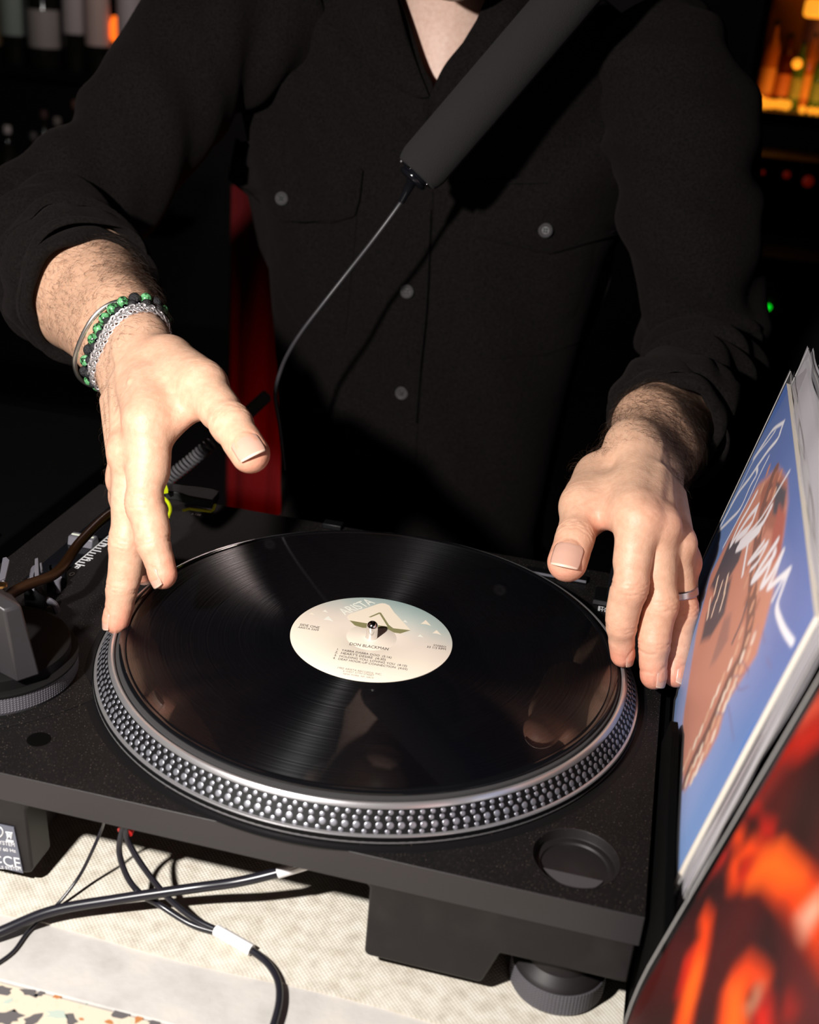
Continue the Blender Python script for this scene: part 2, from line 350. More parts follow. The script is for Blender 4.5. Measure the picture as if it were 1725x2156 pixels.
# cream moulded lip line under the rear edge seen as a pale rim
# feet with diamond-knurled rings
def knurl(mb, c, R, za, zb, nr, na, amp):
    V = []; F = []
    for j in range(nr*2+1):
        for i in range(na*2):
            a = 2*PI*i/(na*2); rr_ = R+(amp if (i % 2 and j % 2) else 0); V.append((c[0]+math.cos(a)*rr_, c[1]+math.sin(a)*rr_, za+(zb-za)*j/(nr*2)))
    n = na*2
    for j in range(nr*2):
        for i in range(n): F.append((j*n+i, j*n+(i+1)%n, (j+1)*n+(i+1)%n, (j+1)*n+i))
    mb.add(V, F)
FC = (.1437,-.1435)
for i, c in enumerate((FC, (-.238,-.1435), (.1437,.155), (-.238,.155))):
    ft = build('foot', M().lathe([(.0170,-.061),(.0185,-.074),(.0225,-.0775),(.0235,-.0790),(.0240,-.0800),(.020,-.0800)][::-1], 64, (c[0],c[1],0)), MT['rubber'], TT)
    k = M(); knurl(k, c, .0243, -.0930, -.0800, 8, 84, .0005); k.lathe([(.0236,-.0942),(.0243,-.0930)], 84, (c[0],c[1],0)); k.lathe([(.020,-.0800),(.0243,-.0800)], 84, (c[0],c[1],0))
    build('knurled_ring', k, MT['knurl'], ft, smooth=False)
# adapter recess insert: shallow dish with tilted floor
hb = M().lathe([(.0001,-.0063),(.0165,-.0060),(.0172,-.0050),(.0178,-.0048),(.0190,-.0050),(.0203,-.0050),(.0208,-.0042),(.0211,-.0005),(.0216,.0003),(.0220,.0003)], 72, (HC[0],HC[1],PT))
build('adapter_recess', hb, MT['rubber'], TT)
tb_ = M(); cs_ = [(HC[0]+.0164*math.cos(a), HC[1]+.0164*math.sin(a)) for a in np.linspace(math.radians(205), math.radians(335), 24)]
tb_.add([(x, y, PT-.0058+(HC[1]-.0069-y)*-.02+(y-(HC[1]-.0164))*.12) for x, y in cs_]+[(x, y, PT-.0066) for x, y in cs_], [tuple(range(24))]+[(i, i+24, i+25, i+1) for i in range(23)]+[(23,47,24,0)]); build('push_tab', tb_, mat('lit_crescent_grey', (.05,.045,.046), .35), TT, smooth=False)  # lighter grey puts the lit crescent into the tab's colour
sb = M().lathe([(.0001,-.0055),(.0040,-.0055),(.0052,-.0045),(.0058,-.0002),(.0064,.0002)], 40, (SH[0],SH[1],PT)); build('socket', sb, mat('black_socket', (.0008,.0008,.0008), .5, Specular_IOR_Level=.1), TT)
build('screw', M().lathe([(.0022,-.0054),(.0022,-.0035),(.0001,-.0030)], 20, (SH[0]+.001,SH[1]+.0015,PT)), MT['chrome'], TT)
# platter well ring: dark gap around the platter
build('platter_well', M().lathe([(.1665,PT+.0002),(.1712,PT+.0002),(.1716,PT+.0001)], 160), MT['ringdark'], TT)

# platter: body, silver bands, dotted band
pl = build('platter', M().lathe([(.0001,-.0036),(.1530,-.0036),(.1545,-.0030),(.1552,-.0030)], 220).lathe([(.1574,-.0046),(.1640,-.0150)], 220).lathe([(.1662,-.0150),(.1662,-.0192),(.05,-.0192)], 220), MT['ringdark'], TT)
build('inner_silver_band', M().lathe([(.1535,-.0042),(.1537,-.0030),(.1545,-.0025),(.1556,-.0026),(.1573,-.0043),(.1574,-.0048)], 260), MT['silver'], pl)
build('outer_silver_band', M().lathe([(.1636,-.0146),(.1641,-.0150),(.1652,-.0152),(.1660,-.0163),(.1663,-.0186),(.1656,-.0192)], 260), MT['silver'], pl)
# dots in four rows; the 300 nearest the camera are single pieces, the others one joined piece
def dome(c, nrm_, r, h, mb, n=10):
    n1 = nrm(nrm_); t = nrm(np.cross(n1, (0,0,1))); w = np.cross(n1, t); V = []; F = []
    prof = [(1,0),(.93,.45),(.78,.75),(.45,.95)]
    for pr_, ph in prof:
        for k in range(n): a = 2*PI*k/n; V.append(np.array(c)+(t*math.cos(a)+w*math.sin(a))*r*pr_+n1*h*ph)
    V.append(np.array(c)+n1*h)
    for j in range(3):
        for k in range(n): F.append((j*n+k, j*n+(k+1)%n, (j+1)*n+(k+1)%n, (j+1)*n+k))
    for k in range(n): F.append((3*n+k, 3*n+(k+1)%n, 4*n))
    return mb.add([tuple(v) for v in V], F)
dots = []
slope = nrm((.0104, 0, .0066))
for row, (r_, f_, cnt, ph) in enumerate([(.00128,.13,186,.1),(.00134,.37,183,.45),(.00178,.64,180,.25),(.00124,.89,177,.6)]):
    R_ = .1574+.0066*f_; z_ = -.0046-.0104*f_
    for k in range(cnt):
        a = 2*PI*(k+ph)/cnt; p = np.array((R_*math.cos(a), R_*math.sin(a), z_)); dots.append((np.linalg.norm(p-CAM), p, (slope[0]*math.cos(a), slope[0]*math.sin(a), slope[2]), r_))
dots.sort(key=lambda q: q[0]); rest = M()
# near the camera each dot is its own object sharing one of two meshes
dm = {}
for i, (dd, p, n_, r_) in enumerate(dots):
    if i < 300:
        if r_ not in dm:
            mb = dome((0,0,0), (slope[0],0,slope[2]), r_, .00024, M(), 12); me = bpy.data.meshes.new('strobe_dot')
            me.from_pydata(mb.v, [], mb.f); me.materials.append(MT['dot']); me.polygons.foreach_set('use_smooth', [True]*len(me.polygons)); dm[r_] = me
        o = bpy.data.objects.new('strobe_dot', dm[r_]); o.location = Vector(p)-TT.location; o.rotation_euler = (0,0,math.atan2(p[1], p[0])); link(o, pl)
    else: dome(p, n_, r_, .00024, rest)
tag(build('strobe_dots', rest, MT['dot'], pl), kind='stuff')
sp_ = build('spindle', M().lathe([(.0036,-.004),(.0036,.0072),(.0034,.0086),(.0028,.0098),(.0018,.0107),(.0008,.0111),(.0001,.0112)], 40), MT['chrome'], TT)

# slipmat and record
SM = build('slipmat', M().lathe([(.0038,-.0036),(.0038,-.0019),(.1505,-.0019),(.1525,-.0023),(.1528,-.0035)], 200), MT['felt'])
tag(SM, 'dark grey felt slipmat between silver platter and the record', 'slipmat')
VR = thing('vinyl_record', (0,0,-.0019), 'shiny black twelve inch vinyl record with cream paper label', 'record')
build('grooves', M().lathe([(.0505,0),(.062,0),(.1465,0)], 256), MT['vinyl'], VR, angle=0)
rl = M().lathe([(.0037,-.0019),(.0037,-.0004),(.0505,-.0004),(.0505,-.0002)], 160).lathe([(.1465,0),(.1470,.0002),(.1500,.0002),(.1509,-.0003),(.1510,-.0010),(.1505,-.0017),(.1490,-.0019),(.0037,-.0019)], 256)
build('rim', rl, MT['vinyl_edge'], VR)
LB = build('paper_label', M().lathe([(.0037,-.0004),(.0037,.00012),(.0150,.00012),(.0153,.00002),(.0157,.00002),(.0160,.00012),(.0495,.00012),(.0499,.0000),(.0499,-.0004)], 128), MT['label'], VR)
LB.data.update()
INK = mat('dark_brown_ink', (.035,.018,.018), .6); INKP = mat('pale_print', (.80,.78,.68), .6); OLV = mat('olive_print', (.24,.22,.10), .5); CRM = mat('cream_print', (.84,.73,.58), .5); GRY = mat('grey_ink', (.28,.22,.18), .6)
def L4(zx, zy): return at(560+zx/3.92, 1180+zy/3.92, z=.00014)
up_l = L4(860,400)-L4(860,700)
def lt(body, a, b_, mt, st=1.28): return text('lettering', body, L4(*a), L4(*b_), up_l, mt, LB, extrude=.00002, stretch=st)
lt('DON BLACKMAN', (686,697), (1005,742), INK, 1.5)
lt('SIDE ONE', (275,536), (437,563), INK); lt('ARISTA 5509', (262,556), (432,583), INK)
lt('STEREO', (1381,706), (1485,721), INK); lt('33 1/3 RPM', (1326,719), (1482,741), INK)
lt('1.  YABBA DABBA DOO  (5:16)', (580,740), (1028,808), INK); lt("2.  HEART'S DESIRE  (4:30)", (568,764), (985,828), INK)
lt('3.  HOLDING YOU, LOVING YOU  (4:10)', (560,789), (1160,879), INK); lt('4.  DEAF HOOK-UP CONNECTION  (4:03)', (551,812), (1167,906), INK)
lt('1982 ARISTA RECORDS, INC.', (585,890), (950,948), GRY); lt('6 WEST 57TH STREET', (634,918), (890,956), GRY); lt('NEW YORK, NY 10019', (634,940), (884,976), GRY)
text('lettering', 'ARISTA', L4(655,450), L4(905,352), L4(640,380)-L4(690,470), INKP, LB, extrude=.00002, stretch=1.45)
def lp(name, pts, mt, h=.00006): return build(name, M().prism([L4(*p) for p in pts], (0,0,h)), mt, LB, smooth=False)
lp('emblem', [(690,495),(1003,547),(960,562),(800,556),(735,537)], OLV, .00004); lp('emblem', [(1010,528),(1052,560),(1195,576),(1110,603),(1060,596),(1003,566),(985,556)], OLV, .00004)
lp('emblem', [(672,470),(676,455),(700,440),(930,358),(960,353),(985,356),(1020,372),(1060,430),(1195,574),(1052,560),(1012,525),(1004,547),(690,492)], CRM, .00005)
lp('emblem', [(848,468),(935,430),(950,432),(1014,530),(1004,547),(938,441),(866,470)], OLV, .00008)
for a_, s_ in (((515,485),38),((1320,520),40),((1410,598),34),((1275,625),22),((490,420),20),((380,440),18),((1150,505),18)):
    lp('emblem', [(a_[0]-s_,a_[1]+s_*.05),(a_[0],a_[1]-s_*.7),(a_[0]+s_*1.1,a_[1]+s_*.5),(a_[0]+s_*.2,a_[1]+s_*.15)], INKP if a_[0] < 1300 and a_[0] > 400 else CRM, .00003)

# tonearm base: groove, knurled height ring, post bracket, tube, cartridge
BC = (-.2055,-.0855)
# raised base plate whose curved edge shows by the platter
gr = M(); gc = (-.257,-.031); arc = [(gc[0]+.1325*math.cos(a), gc[1]+.1325*math.sin(a)) for a in np.linspace(math.radians(-64), math.radians(-26), 40)]
gr.prism([(x, y, PT-.0002) for x, y in arc]+[(x-.6*(x-gc[0])*.0-.0, y, PT-.0002) for x, y in []]+[(-.165,-.060,PT-.0002),(-.262,-.060,PT-.0002),(-.262,-.140,PT-.0002)], (0,0,.0009))
build('arm_plate', gr, MT['plinth'], TT, smooth=False, bevel=.0003)
kb = M(); knurl(kb, BC, .0475, -.0178, -.0082, 7, 170, .0004); kb.lathe([(.0470,-.0192),(.0475,-.0178)], 120, (*BC,0))
build('height_ring', kb, MT['knurl'], TT, smooth=False)
build('ring_cap', M().lathe([(.0475,-.0082),(.0482,-.0078),(.0482,-.0066),(.0470,-.0060),(.0440,-.0056),(.0440,.0008),(.0425,.0016),(.0001,.0016)], 128, (*BC,0)), MT['armbase'], TT)
build('arm_bearing', M().lathe([(.016,.0016),(.016,.012),(.014,.014),(.0001,.014)], 48, (-.214,-.078,0)), MT['black'], TT)
def zs(px, py, p):     # height at which a vertical line through p passes the pixel row
    a, b_ = .0, .12
    for _ in range(40):
        mz = (a+b_)/2; q = np.array([p[0],p[1],mz])-CAM; v = H_PX/2-F_PX*(q@UP)/(q@_d)
        if v > py: a = mz
        else: b_ = mz
    return mz
k1 = at(36, 1437, z=.0016); k2 = at(85, 1421, z=.0016)
zt = zs(0, 1290, k1); ex = nrm((k2-k1)*[1,1,0]); ey = np.array((-ex[1], ex[0], 0)); wd_ = np.linalg.norm(k2-k1)
k3 = k1-ey*0; br = M()
# angular post: wide foot, narrowing towards a chamfered top that folds back over the bearing
fz = [k1, k2, k2+ey*.014, k1-ex*.004+ey*.014]
sh = -ex*.0012+ey*.004
t1 = [k1+sh+(0,0,zt-.0016)-ex*.0016, k1+ex*(wd_*.72)+sh+(0,0,zt-.0016)-ex*.0016, k1+ex*(wd_*.72)+sh+ey*.014+(0,0,zt-.0016), k1-ex*.006+ey*.014+sh+(0,0,zt-.0016)]
t2 = [p+ey*.018-ex*.012+np.array((0,0,.0085)) for p in t1]
V = fz+t1+t2; F = [(3,2,1,0)]
for a_ in (0,4):
    for k in range(4): F.append((a_+k, a_+(k+1)%4, a_+4+(k+1)%4, a_+4+k))
F.append((8,9,10,11)); br.add(V, F)
top = (t2[0]+t2[2])/2; br.obox(top+(-.012,.006,-.004), np.array((.018,0,0)), np.array((0,.009,0)), np.array((0,0,.005)))
build('arm_post', br, MT['gunmetal'], TT, smooth=True, bevel=.0012, angle=20)
build('screw', M().lathe([(.0030,0),(.0030,.0012),(.0001,.0016)], 24, tuple(at(3,1234,z=top[2]))), mat('brass_screw', (.45,.25,.10), .3, 1), TT)
lv = at(10, 1215, z=.018); build('lift_lever', M().prism([at(-2,1228,z=.02), at(12,1222,z=.02), at(21,1185,z=.021), at(14,1178,z=.021), at(6,1180,z=.021)], (0,0,.002)).tube([at(5,1226,z=.02), at(5,1240,z=.002)], .0015), MT['armgrey'], TT, bevel=.0005)
# tonearm tube: from the bearing along the left side to the cartridge
TAp = [(-.214,-.078,.016),(-.209,-.045,.0155)]+[at(120,1205,z=.013), at(170,1140,z=.012), at(232,1082,z=.010), at(300,1050,z=.008), at(340,1046,z=.007)]
m = mat('brown_reflection_tube', (.022,.008,.0025), .35, .3); MT['tube'] = m  # brown reflection on the dark tube put into its base colour
ta = build('tonearm', M().tube(spline(TAp, 8), .0034, 16), MT['tube'], TT)
build('bearing_housing', M().obox((-.214,-.078,.018), np.array((.007,0,0)), np.array((0,.010,0)), np.array((0,0,.006))), MT['black'], ta, bevel=.001)
cb = M(); P = [(346,1052),(372,1054),(395,1062),(448,1072),(458,1060),(462,1052),(446,1046),(400,1040),(350,1034)]
cb.prism([at(*p, z=.004) for p in P], (0,0,.007)); cart = build('cartridge', cb, mat('matte_black_cartridge', (.004,.004,.004), .6), ta, bevel=.001)
def stripe(pts, w, z=.0118): return M().tube(spline([at(*p, z=z) for p in pts], 6), w, 6)
yl = M(); Q = [(385,1075),(398,1071.5),(422,1074.5),(444,1077),(449,1073),(453,1063)]
yl.tube([at(*p, z=.0108) for p in Q], .0011, 6); build('accent_stripe', yl, MT['yellow'], cart)
build('finger_lift', M().tube(spline([at(336,1050,z=.010), at(345,1049,z=.010), at(355,1060,z=.010), at(359,1074,z=.008), at(354,1089,z=.005)], 6), [.0013]*25, 8).prism([at(344,1040,z=.014), at(354,1038,z=.014), at(347,1018,z=.016), at(340,1024,z=.016)], (0,0,.003)), MT['yellow'], cart)
text('lettering', 'ortofon', at(427,1071,z=.0113), at(443,1073,z=.0113), at(430,1060,z=.011)-at(430,1075,z=.011), mat('olive_lettering', (.20,.22,.01), .5), cart)
text('lettering', 'S-120', at(402,1083,z=.0113), at(421,1086,z=.0113), at(430,1060,z=.011)-at(430,1075,z=.011), MT['white'], cart, stretch=1.2)
# arm rest clip: c shaped collar and blade
c0 = at(74, 1222, z=.0); cc = M(); pa = np.array([at(62+12*math.cos(a)+12, 1218-24*math.sin(a)+4, z=.0) for a in np.linspace(.5*PI, 1.45*PI, 14)])
pb = np.array([at(78+7*math.cos(a), 1222-12*math.sin(a), z=.0) for a in np.linspace(.5*PI, 1.45*PI, 14)])
cc.prism(list(pa)+list(pb[::-1]), (0,0,.003)); cc.prism([at(52,1229,z=0), at(58,1237,z=0), at(66,1236,z=0), at(60,1222,z=0)], (0,0,.003))
ar = build('arm_rest', cc, MT['armgrey'], TT, bevel=.0004)
build('clip', M().prism([at(74,1187,z=.006), at(82,1184,z=.006), at(84,1228,z=.001), at(74,1234,z=.001)], (-.002,.003,.002)).prism([at(85,1193,z=.004), at(89,1190,z=.004), at(91,1205,z=.002), at(87,1209,z=.002)], (-.001,.001,.002)), MT['armgrey'], ar, bevel=.0004)
build('rest_post', M().lathe([(.007,PT),(.007,-.004),(.005,0)], 24, (c0[0]-.001,c0[1]+.001,0)), MT['black'], ar)
build('lift_lever', M().tube(spline([at(100,1263,z=-.006), at(108,1268,z=-.006), at(116,1275,z=-.006), at(120,1287,z=-.012)], 5), .0022, 8), MT['armgrey'], TT)
build('anti_skate_pin', M().lathe([(.0022,PT),(.0022,-.012),(.003,-.010),(.003,-.009)], 16, tuple(at(122,1246,z=PT)*[1,1,0])), MT['armgrey'], TT)
# pitch fader: slot, knob, printed scale
fx = -.2255
ps = build('pitch_slot', M().box((fx-.022,.020,PT),(fx-.002,.150,PT+.0006)), MT['gloss'], TT, smooth=False)
kp = at(152, 1142, z=PT+.001)
kn = M(); kp2 = (-.2455,.083)
kn.prism([(kp2[0],kp2[1]-.006,PT+.0006),(kp2[0],kp2[1]-.004,PT+.007),(kp2[0],kp2[1]+.004,PT+.007),(kp2[0],kp2[1]+.006,PT+.0006)], (.019,0,0))
fk = build('fader_knob', kn, MT['armgrey'], ps, bevel=.0008); build('knob_line', M().box((kp2[0]+.001,kp2[1]-.0008,PT+.007),(kp2[0]+.018,kp2[1]+.0008,PT+.0073)), mat('white_knob_line', (.8,.85,.7), .5), fk, smooth=False)
pr_ = M(); pr_.tube([at(159,1187,z=PT+.0003), at(235,1123,z=PT+.0003)], .0005, 4)
sc_ = build('pitch_scale', pr_, MT['white'], TT)
for i in range(14):
    f_ = i/13; a_ = at(159+f_*76, 1187-f_*64, z=PT+.0003); build('tick', M().box((a_[0]+.0004,a_[1]-.0003,PT),(a_[0]+(.005 if i % 3 else .007),a_[1]+.0004,PT+.0003)), MT['white'], sc_, smooth=False)
for s_, q in (('8',(154,1196)),('0',(142,1211)),('6',(178,1180)),('4',(212,1150)),('2',(226,1135))):
    a_ = at(*q, z=PT+.0002); text('lettering', s_, a_, a_+np.array((.0034,0,0)), (0,1,0), MT['white'], sc_)
build('strobe_lamp', M().lathe([(.006,PT),(.006,-.008),(.005,-.006),(.0001,-.0055)], 32, tuple(at(122,1226,z=PT)*[1,1,0])), MT['gloss'], TT)
# far right controls: two speed keys and the start key
spd = M()
def keyrect(a, b_, d): 
    pa = at(*a, z=PT+.003); pb = at(*b_, z=PT+.003); return pa, pb
a1 = at(1108,1197,z=PT+.002); a2 = at(1236,1224,z=PT+.002); ym = (a1[1]+a2[1])/2; mid = (a1[0]+a2[0])/2
for q0, q1, tx in ((a1[0], mid-.0006, '33'), (mid+.0006, a2[0], '45')):
    kk = build('speed_key', M().box((q0,ym-.003,PT),(q1,ym+.005,PT+.0032)), MT['black'], TT, bevel=.0006)
    build('key_edge', M().box((q0+.0005,ym-.0032,PT+.0012),(q1-.0005,ym-.0029,PT+.0030)), MT['armgrey'], kk, smooth=False)
    text('lettering', tx, (q1-.006, ym+.0062, PT+.0003), (q1-.0015, ym+.0062, PT+.0003), (0,1,0), MT['white'], kk, extrude=.0001)
s1 = at(1250,1262,z=PT+.003); sk = build('start_key', M().box((s1[0],s1[1]-.002,PT),(s1[0]+.036,s1[1]+.020,PT+.004)), MT['black'], TT, bevel=.0008)
build('key_edge', M().box((s1[0],s1[1]-.0023,PT+.001),(s1[0]+.036,s1[1]-.0019,PT+.0038)), MT['gunmetal'], sk, smooth=False)
for i, (tx, dy) in enumerate((('START', -.0062), ('STOP', -.0100))):
    text('lettering', tx, (s1[0]+.004, s1[1]+dy, PT+.0002), (s1[0]+.004+(.012 if i == 0 else .010), s1[1]+dy, PT+.0002), (0,1,0), MT['white'], sk, extrude=.0001)
build('target_lamp', M().lathe([(.004,PT),(.004,.004),(.0035,.006),(.0001,.0062)], 24, (.1395,.143,0)), MT['gloss'], TT)
build('hinge_socket', M().box((-.085,.176,PT),(-.070,.185,PT+.004)), MT['black'], TT, bevel=.0006)
# rating plate with markings on the left rear block
plx = y0+.0004
rp = M(); rp.prism([at(*p, y=plx) for p in ((-60,1722),(30,1741),(50,1837),(-60,1812))], (0,-.0006,0))
RPl = build('rating_plate', rp, mat('slate_blue_plate', (.12,.125,.16), .45), TT, smooth=False)
def pt(s_, a, b_, st=1.0): text('lettering', s_, at(*a, y=plx-.0007), at(*b_, y=plx-.0007), (0,0,1), MT['white'], RPl, stretch=st)
pt('CE', (7,1822), (43,1828), 1.1); pt('SYSTEM', (-7,1776), (31,1783), 1.15); pt('c', (-8,1815), (3,1817), 1.2); pt('DC 19V / 60 Hz', (-40,1786), (33,1795), 1.0); pt('TURNTABLE SYSTEM', (-46,1825), (45,1833))
bn = M(); o_ = lambda px, py: at(px, py, y=plx-.0009)
bn.tube([o_(14,1753), o_(24,1765)], .00035, 4).tube([o_(24,1753), o_(15,1766)], .00035, 4).tube([o_(12,1752), o_(26,1754)], .0004, 4).tube([o_(14,1753), o_(16,1765)], .0004, 4).tube([o_(25,1753), o_(23,1766)], .0004, 4)
bn.prism([o_(13,1767), o_(29,1770), o_(29,1774), o_(13,1771)], (0,-.0002,0)); build('bin_symbol', bn, MT['white'], RPl)
build('ring_symbol', M().tube([o_(-4+10*math.cos(a), 1752+11*math.sin(a)) for a in np.linspace(0, 2*PI, 25)[:-1]], .0004, 4, closed=True).prism([o_(-8,1757), o_(-4,1745), o_(0,1758)], (0,-.0002,0)), MT['white'], RPl)

# ---------------------------------------------------------------- cables on the counter
def wire(name, pts, r, mt=None, parent=None, n=12): return build(name, M().tube(spline([at(*p[:2], z=p[2]) for p in pts], 10), r, n), mt or MT['cable'], parent)
tz = TZ+.0012
pw = wire('power_cable', [(-80,1995,-.0925),(0,1962,-.0885),(110,1918,-.084),(250,1893,-.080),(400,1871,-.074),(500,1857,-.067),(590,1836,-.060),(660,1815,-.055),(760,1790,-.05)], .0028)
tag(pw, 'thick black power cable crossing the cream mat below the turntable', 'cable')
build('cable_tag', M().tube([at(584,1838,z=-.0605), at(660,1815,z=-.055)], .0031, 16), MT['whitesleeve'], pw)
rca = thing('phono_cable', at(440,1945,z=tz), 'pair of thin black phono wires joined by a white tag', 'cable')
wire('left_wire', [(262,1735,-.040),(254,1762,-.050),(252,1800,-.060),(270,1850,-.072),(300,1885,-.080),(335,1905,-.086),(400,1945,-.090),(462,1965,-.0915)], .0016, parent=rca)
wire('right_wire', [(268,1735,-.040),(266,1760,-.048),(285,1800,-.058),(320,1850,-.070),(360,1896,-.080),(410,1935,-.087),(462,1960,-.0905)], .0016, parent=rca)
wire('joined_wire', [(455,1960,-.0905),(495,1982,-.0912),(532,2003,-.0915),(565,2030,-.0915),(585,2065,-.091),(588,2105,-.0905),(578,2150,-.0905),(560,2200,-.092)], .00185, parent=rca)
build('white_tag', M().tube([at(455,1958,z=-.0902), at(530,2001,z=-.0910)], .0030, 20), MT['whitesleeve'], rca)
build('red_plug', M().lathe([(.0042,0),(.0042,.012),(.0030,.0125)], 20, tuple(at(263,1752,z=-.046)), ax=(0,1,.35)), MT['redplastic'], rca)
tag(wire('ground_wire', [(222,1720,-.040),(213,1748,-.055),(195,1790,-.066),(170,1840,-.080),(140,1882,-.088),(110,1915,-.0925),(60,1960,-.0932),(20,2010,-.0935),(-60,2060,-.0935)], .0009), 'hair thin black ground wire dangling beside the left foot', 'cable')

# ---------------------------------------------------------------- person: one continuous skin mesh from distance fields
import openvdb
class Field:
    def __init__(s, lo, hi, h):
        s.lo = np.array(lo, np.float32); s.h = h; s.n = np.ceil((np.array(hi)-lo)/h).astype(int)+1
        s.ax = [s.lo[i]+np.arange(s.n[i], dtype=np.float32)*h for i in range(3)]; s.F = np.full(s.n, .03, np.float32)
    def sl(s, lo, hi):
        a = np.clip(((np.array(lo)-s.lo)/s.h).astype(int), 0, s.n); b = np.clip(((np.array(hi)-s.lo)/s.h).astype(int)+2, 0, s.n)
        return tuple(slice(i, j) for i, j in zip(a, b))
def seg_d(f, sl, a, b, ra, rb, flat=None):
    a = np.array(a, np.float32); ab = np.array(b, np.float32)-a; L2 = max(float(ab@ab), 1e-12)
    X = f.ax[0][sl[0]][:, None, None]-a[0]; Y = f.ax[1][sl[1]][None, :, None]-a[1]; Z = f.ax[2][sl[2]][None, None, :]-a[2]
    t = np.clip((X*ab[0]+Y*ab[1]+Z*ab[2])/L2, 0, 1)
    qx = X-t*ab[0]; qy = Y-t*ab[1]; qz = Z-t*ab[2]
    if flat is not None:
        n, k = flat; dn = (qx*n[0]+qy*n[1]+qz*n[2])*(1/k-1); qx = qx+dn*n[0]; qy = qy+dn*n[1]; qz = qz+dn*n[2]
    return np.sqrt(qx*qx+qy*qy+qz*qz)-(ra+(rb-ra)*t)
def smin(a, b, k):
    if k <= 0: return np.minimum(a, b)
    h = np.clip(.5+.5*(b-a)/k, 0, 1); return b+(a-b)*h-k*h*(1-h)
def smax(a, b, k): return -smin(-a, -b, k)
def bb(prims, pad):
    lo = np.min([np.minimum(p[0], p[1])-max(p[2], p[3])*1.25 for p in prims], 0)-pad; hi = np.max([np.maximum(p[0], p[1])+max(p[2], p[3])*1.25 for p in prims], 0)+pad
    return lo, hi
def add_group(f, prims, k, pad=.012):
    for p in prims:
        lo, hi = bb([p], pad); sl = f.sl(lo, hi); f.F[sl] = smin(f.F[sl], seg_d(f, sl, p[0], p[1], p[2], p[3], p[4] if len(p) > 4 else None), p[5] if len(p) > 5 else k)
def mesh_of(f, iso=0.0):
    g = openvdb.FloatGrid(.03); g.copyFromArray(f.F.astype(np.float32)); P, Q = g.convertToQuads(iso)
    P = P*f.h+f.lo; Q = Q.astype(np.int64)
    a, b, c = P[Q[:,0]], P[Q[:,1]], P[Q[:,2]]; d_ = P[Q[:,3]]
    vol = (np.einsum('ij,ij->i', a, np.cross(b, c))+np.einsum('ij,ij->i', a, np.cross(c, d_))).sum()
    if vol < 0: Q = Q[:, ::-1]
    return P, Q
def vnorm(P, Q):
    n = np.cross(P[Q[:,2]]-P[Q[:,0]], P[Q[:,3]]-P[Q[:,1]]); v = np.zeros_like(P)
    for i in range(4): np.add.at(v, Q[:,i], n)
    return v/np.maximum(np.linalg.norm(v, axis=1, keepdims=True), 1e-12)

